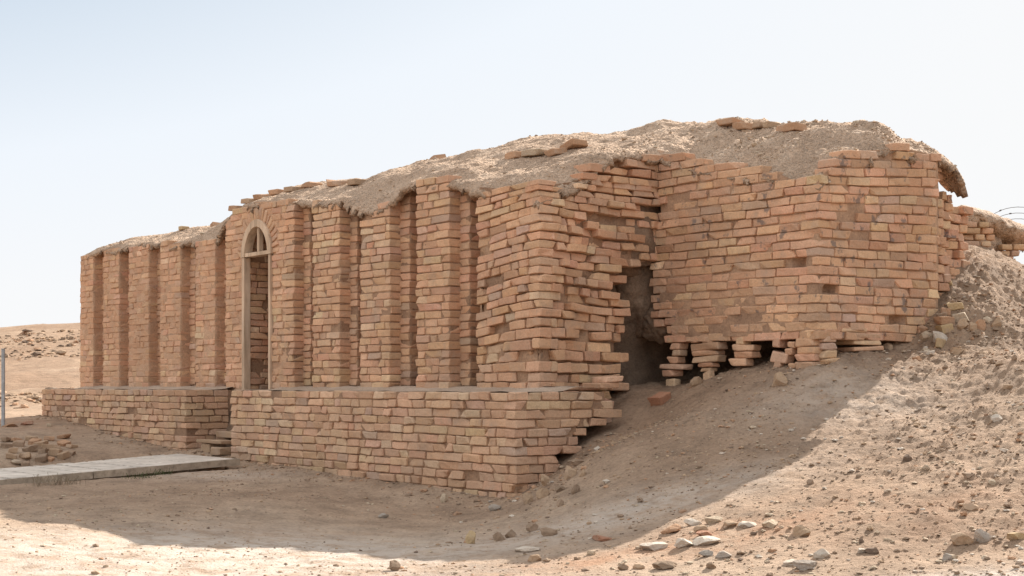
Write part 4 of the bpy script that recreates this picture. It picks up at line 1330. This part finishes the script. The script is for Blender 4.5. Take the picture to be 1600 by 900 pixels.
# step stones in the door recess
def recess_block(u0, u1, w0, w1, z0, z1, color, label, seed, tilt=0):
    me = brick_mesh("step_stone", abs(u1 - u0), w1 - w0, z1 - z0, np.array(COLS[color]), seed)
    o = link("step_stone", me, M_LOOSE)
    p = uvz((u0 + u1) / 2, (w0 + w1) / 2, (z0 + z1) / 2)
    o.location = tuple(float(v) for v in p)
    o.rotation_euler = (tilt, 0, math.atan2(E1[1], E1[0]))
    tag(o, label, "step stone")
recess_block(6.45, 5.75, -.05, .35, .30, .345, 'tan', "wide flat slab forming the step between the two plinths", 901, .05)
recess_block(6.38, 6.12, -.02, .22, .18, .30, 'tan', "left brick under the flat step slab", 902)
recess_block(5.98, 5.70, -.08, .15, .17, .27, 'tan', "right brick under the flat step slab", 903)
recess_block(6.05, 5.78, .30, .58, .36, .50, 'grey', "round-edged stone behind the flat step slab", 904)
recess_block(6.7, 6.2, .36, .62, .36, .44, 'tan', "long brick at the back of the door recess", 905)

# bricks lying on the mud roof
def roof_brick(px, py, w, L, Dp, h, color, label, yaw=0.0, tilt=0.0, group=None, dz=0.0, pz=None):
    u, z = on_w(px, py, w); w0_ = w
    sid[0] += 1
    me = brick_mesh("roof_brick", L, Dp, h, np.array(COLS[color]) * random.uniform(.95, 1.08), sid[0], broken=random.random() < .5)
    o = link("roof_brick", me, M_LOOSE)
    for _ in range(3):      # slide along the sight line until it rests on the roof
        z = cap_z(u, w) + h * .22
        dz_ = on_w(px, py, w)[1] - z
        if dz_ > .0 and w < w0_ + .5: w += .12
        elif dz_ < -.06 and w > w0_ - .3: w -= .08
        u, _z = on_w(px, py, w)
    zc = cap_z(u, w) + h * .22
    p = uvz(u, w, zc if pz is None else z)
    o.location = tuple(float(v) for v in p)
    o.rotation_euler = (random.gauss(0, .05), tilt, math.atan2(E1[1], E1[0]) + yaw)
    tag(o, label, "brick", group)
roof_brick(807, 245, 1.62, .20, .2, .085, 'orange', "chunky orange brick first in the row on the roof above the corner", tilt=.1)
roof_brick(838, 247, 1.60, .26, .22, .07, 'pale', "pale flat brick second in the row on the roof above the corner", yaw=.2)
roof_brick(868, 240, 1.68, .2, .2, .075, 'orange', "orange brick third in the row on the roof above the corner", yaw=.1, tilt=.15)
roof_brick(897, 231, 1.78, .26, .2, .075, 'orange', "tilted orange brick last in the row on the roof above the corner", yaw=-.2, tilt=.22)
roof_brick(684, 243, 1.95, .19, .15, .07, 'orange', "orange half brick perched on the roof edge left of the highest part", tilt=.35, dz=.035)
roof_brick(337, 348, 1.30, .13, .12, .075, 'orange', "tilted brick perched on the roof left of the doorway arch", tilt=.4, dz=.04)
roof_brick(287, 357, 1.30, .15, .12, .06, 'yellow', "yellowish half brick on the roof over the left pilasters", dz=.03)
for i, (x, y, L, c, lab) in enumerate([(372, 326, .2, 'orange', "first brick of the roof-edge row climbing over the arch"), (392, 315, .24, 'tan', "second brick of the roof-edge row over the arch"), (412, 309, .26, 'orange', "third brick of the roof-edge row over the arch"),
                                       (436, 302, .3, 'orange', "fourth brick of the roof-edge row right of the arch"), (462, 298, .28, 'tan', "fifth brick of the roof-edge row"), (489, 294, .3, 'orange', "sixth brick of the roof-edge row"), (525, 289, .36, 'orange', "long slab at the high end of the roof-edge row"),
                                       (556, 288, .26, 'tan', "last tan brick of the roof-edge row")]):
    roof_brick(x, y, 1.28, L, .2, .07, c, lab, tilt=-.04, dz=.03)
for i, (x, y, L, h, c, lab) in enumerate([(1140, 196, .30, .09, 'orange', "leftmost brick of the row on the tower roof"), (1163, 194, .2, .10, 'orange', "deep orange brick second in the tower roof row"), (1188, 196, .17, .09, 'tan', "tan brick third in the tower roof row"),
                                          (1206, 198, .16, .09, 'tan', "small tan brick fourth in the tower roof row"), (1236, 200, .32, .10, 'orange', "large orange slab at the right end of the tower roof row")]):
    roof_brick(x, y + 3, 3.05, L * .85, .2, h * .8, c, lab, dz=.05)

# ------------------------------------------------------------------ boardwalk
deck = empty("boardwalk", tuple(float(v) for v in uvz(5.77, -.2, .17)))
tag(deck, "weathered grey plank boardwalk leading up to the arched doorway", "boardwalk")
def deck_section(w0, w1, seed, ua=6.60, ub=4.96):
    r_ = random.Random(seed)
    slope = .048
    V, Qs, n = [], [], 0
    w = w0
    while w < w1 - .02:
        ww = min(r_.choice([.19, .2, .21]), w1 - w)
        z0 = .168 - slope * (-.2 - w) ; z1 = .168 - slope * (-.2 - (w + ww))
        j = r_.gauss(0, .003)
        g = .017
        c = []
        for dz in (-.035, 0):
            for (u_, w_, z_) in ((ua, w + g, z0), (ub + .035, w + g, z0), (ub + .035, w + ww - g, z1), (ua, w + ww - g, z1)):
                c.append((u_ + r_.gauss(0, .004), w_, z_ + dz + j + r_.gauss(0, .0015)))
        c = np.array(c)
        V.append(uvz(c[:, 0], c[:, 1], c[:, 2])); Qs.append(np.array([(0, 3, 2, 1), (4, 5, 6, 7), (0, 1, 5, 4), (1, 2, 6, 5), (2, 3, 7, 6), (3, 0, 4, 7)]) + n); n += 8
        w += ww
    o = link("planking", np_mesh("planking", np.concatenate(V), np.concatenate(Qs), smooth_shade=False), M_BOARD, deck)
    bv = o.modifiers.new("edge", 'BEVEL'); bv.width = .004; bv.segments = 1
    for uu, nm in ((ub, "edge_beam"), (ua - .06, "edge_beam"), ((ua + ub) / 2, "joist")):
        top = 0.002 if nm == "edge_beam" and uu == ub else -.037
        z0 = .168 - slope * (-.2 - w0); z1 = .168 - slope * (-.2 - w1)
        c = np.array([(uu, w0 + .004, z0 - .075), (uu + .034, w0 + .004, z0 - .075), (uu + .034, w1 - .004, z1 - .075), (uu, w1 - .004, z1 - .075),
                      (uu, w0 + .004, z0 + top), (uu + .034, w0 + .004, z0 + top), (uu + .034, w1 - .004, z1 + top), (uu, w1 - .004, z1 + top)])
        if nm == "joist" or uu != ub: c[:4, 2] -= .02
        link(nm, np_mesh(nm, uvz(c[:, 0], c[:, 1], c[:, 2]), np.array([(0, 3, 2, 1), (4, 5, 6, 7), (0, 1, 5, 4), (1, 2, 6, 5), (2, 3, 7, 6), (3, 0, 4, 7)]), smooth_shade=False), M_FASCIA, deck)
deck_section(-2.00, -.20, 1)
deck_section(-3.90, -2.01, 2, ua=6.58, ub=4.95)
deck_section(-5.80, -3.91, 3)

# ------------------------------------------------------------------ metal post far left
px_, py_ = 5, 652
Yp = 21.0
x, y, z = at(px_, py_, Yp)
post = empty("metal_post", (x, y, z)); tag(post, "thin grey metal post standing at the left edge before the desert", "post")
zt = at(px_, 546, Yp)[2]
c = []
for zz in (z - .3, zt):
    for (dx, dy) in ((-.022, -.022), (.022, -.022), (.022, .022), (-.022, .022)): c.append((x + dx, y + dy, zz))
o = link("post_shaft", np_mesh("post_shaft", np.array(c), np.array([(0, 3, 2, 1), (4, 5, 6, 7), (0, 1, 5, 4), (1, 2, 6, 5), (2, 3, 7, 6), (3, 0, 4, 7)]), smooth_shade=False), M_METAL, post)
bv = o.modifiers.new("e", 'BEVEL'); bv.width = .006
c = np.array([(x + a, y + b, zt + cc) for cc in (.002, .012) for (a, b) in ((-.026, -.026), (.026, -.026), (.026, .026), (-.026, .026))])
link("post_cap", np_mesh("post_cap", c, np.array([(0, 3, 2, 1), (4, 5, 6, 7), (0, 1, 5, 4), (1, 2, 6, 5), (2, 3, 7, 6), (3, 0, 4, 7)]), smooth_shade=False), M_METAL, post)

# ------------------------------------------------------------------ second ruined wall behind the mound
rw = empty("ruined_wall", at(1560, 400, 18.2)); tag(rw, "low crumbling wall stub with overhanging mud cap behind the mound, right of the tower", "wall")
def blob_mesh(name, ctrl, mat, parent, seed, nseg=70, nring=40, amp=.10):
    """lumpy mass along a line: ctrl (px, py_top, py_bottom, Y, half depth)"""
    C_ = np.array(ctrl, float); t = np.linspace(0, len(C_) - 1, nseg)
    ii = np.arange(len(C_))
    px = np.interp(t, ii, C_[:, 0]); yt = np.interp(t, ii, C_[:, 1]); yb = np.interp(t, ii, C_[:, 2]); Yd = np.interp(t, ii, C_[:, 3]); hd = np.interp(t, ii, C_[:, 4])
    X = (px - 800) / F * Yd; z1 = EYE + (600 - yt) / F * Yd; z0 = EYE + (600 - yb) / F * Yd
    a = np.linspace(0, 2 * math.pi, nring, endpoint=False)
    P = np.stack([X[:, None] + 0 * a[None], Yd[:, None] + hd[:, None] * np.cos(a)[None], ((z0 + z1) / 2)[:, None] + ((z1 - z0) / 2)[:, None] * np.sin(a)[None]], -1)
    nn = fbm(P * 3.1, 5, seed, .6)
    cen = np.stack([X, Yd, (z0 + z1) / 2], -1)[:, None]
    P = P + (P - cen) * (nn * amp * 4)[..., None] + .02 * fbm(P * 17, 2, seed + 3)[..., None] * np.array([0, 1, 1])
    Q = []
    for i in range(nseg - 1):
        for j in range(nring):
            Q.append((i * nring + j, i * nring + (j + 1) % nring, (i + 1) * nring + (j + 1) % nring, (i + 1) * nring + j))
    return link(name, np_mesh(name, P.reshape(-1, 3), np.array(Q)), mat, parent)
blob_mesh("mud_cap", [(1490, 326, 352, 17.0, .02), (1502, 321, 358, 17.1, .22), (1520, 326, 362, 17.4, .4), (1545, 337, 378, 17.8, .5), (1568, 345, 384, 18.2, .5), (1590, 354, 388, 18.6, .5), (1606, 368, 388, 18.8, .4), (1622, 380, 392, 19, .1)], M_CAP, rw, 301, amp=.07)
blob_mesh("mud_body", [(1505, 350, 420, 17.3, .1), (1515, 345, 430, 17.4, .3), (1535, 352, 430, 17.7, .35), (1552, 362, 430, 17.9, .35), (1560, 372, 430, 18.0, .1)], M_CAP, rw, 303, amp=.06)
# brick courses of its near face
class WB(Bricks):
    pass
r_ = np.random.default_rng(8)
its, cc_ = [], []
halfs, locs, cols_ = [], [], []
for row, (ya, xa, xb) in enumerate([(352, 1503, 1528), (362, 1500, 1532), (372, 1500, 1535), (382, 1500, 1528), (392, 1500, 1530), (402, 1503, 1532), (387, 1556, 1604), (397, 1556, 1573), (406, 1558, 1570)]):
    x_ = xa
    while x_ < xb:
        wpx = r_.uniform(14, 28); Yw = 16.95 + (x_ - 1500) / 60 * .6
        halfs.append((wpx / F * Yw / 2 * .96, .1, .033)); X_, Y_, Z_ = at(x_ + wpx / 2, ya, Yw + r_.normal(0, .03)); locs.append((X_, Y_, Z_)); x_ += wpx
halfs = np.array(halfs); p = boxes_local(halfs, np.full(len(halfs), .012), r_, .4)
th = r_.normal(0.25, .05, len(halfs))
x0, y0 = p[..., 0].copy(), p[..., 1].copy()
p[..., 0] = x0 * np.cos(th)[:, None] - y0 * np.sin(th)[:, None]; p[..., 1] = x0 * np.sin(th)[:, None] + y0 * np.cos(th)[:, None]
V = p + np.array(locs)[:, None]
Q = (TFACES[None] + (np.arange(len(halfs)) * T)[:, None, None]).reshape(-1, 4)
link("brick_face", np_mesh("brick_face", V.reshape(-1, 3), Q, np.repeat(pick_tone(PW_MIX, len(halfs), r_), T, 0)), M_BRICK, rw)

# ------------------------------------------------------------------ razor wire coil
cen = at(1600, 372, 19.5)
wire = empty("razor_wire", cen); tag(wire, "coil of thin rusty razor wire looping against the sky at the right edge", "razor wire")
def tube(path, rad, k=5):
    P = np.array(path); n = len(P)
    d = np.gradient(P, axis=0); d /= np.linalg.norm(d, axis=1, keepdims=True)
    up = np.array([0.13, .2, 1.0]); a = np.cross(d, up); a /= np.linalg.norm(a, axis=1, keepdims=True); b = np.cross(d, a)
    t = np.linspace(0, 2 * math.pi, k, endpoint=False)
    V = P[:, None] + rad * (np.cos(t)[None, :, None] * a[:, None] + np.sin(t)[None, :, None] * b[:, None])
    Q = [(i * k + j, i * k + (j + 1) % k, (i + 1) * k + (j + 1) % k, (i + 1) * k + j) for i in range(n - 1) for j in range(k)]
    return V.reshape(-1, 3), np.array(Q)
def wire_obj(name, path, rad, barbs=True, seed=0):
    V, Q = tube(path, rad)
    Vs, Qs, n = [V], [Q], len(V)
    if barbs:
        P = np.array(path); r_ = np.random.default_rng(seed)
        for i in range(2, len(P) - 2, 3):
            d = P[i + 1] - P[i]; d /= np.linalg.norm(d)
            s = np.cross(d, r_.normal(size=3)); s /= np.linalg.norm(s)
            t2 = np.cross(d, s) * .0015
            q = np.array([P[i] - d * .016 + s * .010, P[i] + d * .016 - s * .010, P[i] + d * .016 + s * .010, P[i] - d * .016 - s * .010])
            Vs.append(np.concatenate([q + t2, q - t2])); Qs.append(np.array([(0, 3, 1, 2), (4, 6, 5, 7)]) + n); n += 8
    return link(name, np_mesh(name, np.concatenate(Vs), np.concatenate(Qs), smooth_shade=False), M_WIRE, wire)
loops = []
tt = np.linspace(0, 2 * math.pi * 7, 7 * 44)
hel = []
for t_ in tt:
    k = t_ / (2 * math.pi)
    X_ = cen[0] - .05 + .56 * math.cos(t_) + .085 * k
    Z_ = cen[2] - .02 + .47 * math.sin(t_) - .05 * k
    Y_ = cen[1] + .26 * k + .1 * math.sin(t_)
    hel.append((X_, Y_, Z_))
wire_obj("wire_coil", hel, .0038, True, 1)
for q in range(3):
    p0 = np.array(cen) + np.array([-.5 + .1 * q, .2, .0 + .08 * q]); p1 = np.array(cen) + np.array([.9, 1.6, -.05 + .1 * q])
    wire_obj("strand", [p0 + (p1 - p0) * s + np.array([0, 0, -.06 * math.sin(math.pi * s)]) for s in np.linspace(0, 1, 24)], .003, True, 5 + q)

# ------------------------------------------------------------------ gravel, crumbs, weeds (uncountable)
def scatter(name, n, region, size, mat, palette, seed, squash=.6, accept=None, shape=ICO0, flat=True):
    r_ = np.random.default_rng(seed)
    x0, x1, y0, y1 = region
    X = r_.uniform(x0, x1, n); Y = r_.uniform(y0, y1, n)
    # inside the view cone, with a margin, and off the building
    if accept is not None:
        k = accept(X, Y, r_); X, Y = X[k], Y[k]
    n = len(X)
    Z = H(X, Y)
    s = size[0] * np.exp(np.abs(r_.normal(0, size[1], n)))
    s = np.minimum(s, size[2])
    base = shape[0]
    V = base[None] * (1 + r_.normal(0, .2, (n, len(base), 1)))
    V = V * (s[:, None] * np.stack([np.ones(n), r_.uniform(.6, 1, n), squash * r_.uniform(.5, 1.1, n)], -1))[:, None, :]
    a = r_.uniform(0, 2 * math.pi, n); c, s_ = np.cos(a), np.sin(a)
    x = V[..., 0] * c[:, None] - V[..., 1] * s_[:, None]; y = V[..., 0] * s_[:, None] + V[..., 1] * c[:, None]
    V = np.stack([x + X[:, None], y + Y[:, None], V[..., 2] + (Z + s * squash * .25)[:, None]], -1)
    Q = (shape[1][None] + (np.arange(n) * len(base))[:, None, None]).reshape(-1, 3)
    pal = np.array([COLS[c] for c in palette])
    C = pal[r_.integers(0, len(pal), n)] * (1 + r_.normal(0, .08, (n, 1)))
    o = link(name, np_mesh(name, V.reshape(-1, 3), Q, np.repeat(C, len(base), 0), smooth_shade=False), mat)
    tag(o, kind="stuff")
    return o
def off_building(X, Y):
    rel = np.stack([X - C0[0], Y - C0[1]], -1)
    u = rel @ E1; w = rel @ E2
    inb = (u > -.02) & (u < 12) & (w > .0) & (w < 5)
    inb |= (u > UC + .3) & (u < .5) & (w > W_B + .3) & (w < 4.6)
    return ~inb
def acc_near(X, Y, r_):
    dens = 0.25 + .75 * smooth(-.5, 2.5, X - .25 * (12 - Y)) + .3 * smooth(9.6, 8.2, Y)
    nz = fbm(np.stack([X * 1.1, Y * 1.1, 0 * X], -1), 3, 444)
    dens = dens * (0.35 + 1.3 * smooth(-.25, .35, nz))
    return off_building(X, Y) & (np.abs(X) < .39 * Y + .4) & (r_.random(len(X)) < dens)
o = scatter("gravel", 36000, (-5, 6.4, 7.4, 16.5), (.0045, .62, .026), M_STONE, ['pale', 'tan', 'tan', 'brown', 'tan', 'brown', 'orange', 'pale', 'dark'], 71, accept=acc_near)
tag(o, "fine gravel and dark crumbs strewn over the sand and slope")
o = scatter("rubble_crumbs", 5200, (-5, 6.4, 7.4, 15.5), (.012, .45, .042), M_STONE, ['pale', 'tan', 'brown', 'white', 'orange'], 72,
            accept=lambda X, Y, r_: acc_near(X, Y, r_) & (X > -1) & (r_.random(len(X)) < .25 + .75 * smooth(1.0, 4, X)), shape=ICO1)
tag(o, "crumbs of stone and brick scattered over the sunlit slope")
def acc_foot(X, Y, r_):
    rel = np.stack([X - C0[0], Y - C0[1]], -1); u = rel @ E1; w = rel @ E2
    k = (w < .02) & (w > -.5 - .3 * r_.random(len(X))) & (u > -.5) & (u < 12) & (r_.random(len(X)) < np.exp(w * 5))
    k |= (u < .0) & (u > -.9) & (w > -.3) & (w < 1.4) & (r_.random(len(X)) < .9)
    k |= (X > 3.9) & (Y > 14.0) & (X < 5.6) & (Y < 15.2) & (u < UC)
    return k
o = scatter("wall_debris", 26000, (-9, 6, 12.5, 24), (.010, .5, .045), M_STONE, ['tan', 'brown', 'tan', 'orange', 'brown'], 73, accept=acc_foot, shape=ICO1)
tag(o, "brick crumbs fallen along the foot of the walls")
o = scatter("desert_rocks", 7000, (-24, -2, 23.5, 75), (.045, .6, .42), M_STONE, ['tan', 'brown', 'tan', 'orange', 'brown', 'dark'], 74,
            accept=lambda X, Y, r_: (X > -.39 * Y - 1) & (X < -.26 * Y) & (fbm(np.stack([X * .3, Y * .2, 0 * X], -1), 3, 9) > -.22 + .006 * (Y - 24)), shape=ICO1, squash=.5)
tag(o, "brown rocks littering the desert beyond the temple")
# pebbly skin of the mud roof
def cap_pebbles(n, seed):
    r_ = np.random.default_rng(seed)
    sel = r_.integers(0, len(used), n)
    P = V_cap[sel] + np.array([0, 0, .002])
    u_ = cap_u[sel]
    k = (r_.random(n) < .10 + .90 * smooth(1.4, -.6, u_)) & (fbm(P * 2.2, 3, 66) > -.1); P = P[k]; n = len(P)
    s = .005 * np.exp(np.abs(r_.normal(0, .75, n))); s = np.minimum(s, .04)
    base = ICO0[0]
    V = base[None] * (1 + r_.normal(0, .22, (n, 12, 1))) * (s[:, None] * np.array([1, .8, .7]))[:, None, :]
    V = V + P[:, None]
    Q = (ICO0[1][None] + (np.arange(n) * 12)[:, None, None]).reshape(-1, 3)
    pal = np.array([COLS['pale'], COLS['tan'], COLS['tan'], COLS['brown'], (.52, .40, .30)])
    C = pal[r_.integers(0, 5, n)]
    o = link("roof_pebbles", np_mesh("roof_pebbles", V.reshape(-1, 3), Q, np.repeat(C, 12, 0), smooth_shade=False), M_STONE, temple)
    o["kind"] = "stuff"
cap_pebbles(24000, 75)

def blades(name, specs, mat, seed, h=(.05, .11), n=40, spread=.07, thick=.0022, label=None):
    r_ = np.random.default_rng(seed)
    Vs, Qs, m = [], [], 0
    for (px, py, k) in specs:
        x, y, z = ray_ground(px, py)
        for _ in range(int(n * k)):
            p = np.array([x + r_.normal(0, spread), y + r_.normal(0, spread * .4), z])
            hh = r_.uniform(*h); d = np.array([r_.normal(0, .45), r_.normal(0, .45), 1.0]); d /= np.linalg.norm(d)
            q = [p, p + d * hh * .5 + r_.normal(0, .004, 3), p + d * hh + r_.normal(0, .012, 3)]
            V_, Q_ = tube(q, thick, 3)
            Vs.append(V_); Qs.append(Q_ + m); m += len(V_)
    o = link(name, np_mesh(name, np.concatenate(Vs), np.concatenate(Qs)), mat)
    tag(o, label, kind="stuff")
blades("weeds", [(205, 750, .4), (225, 747, .7), (250, 743, .9), (262, 741, .5), (310, 736, .2)], M_WEED, 3, h=(.03, .07), label="small green weeds sprouting under the boardwalk edge")
blades("dry_grass", [(60, 759, 1), (72, 758, 1), (92, 758, 1.4), (104, 757, 1.4), (115, 757, 1)], M_STRAW, 4, h=(.05, .13), n=16, label="dry twiggy grass beneath the boardwalk edge")
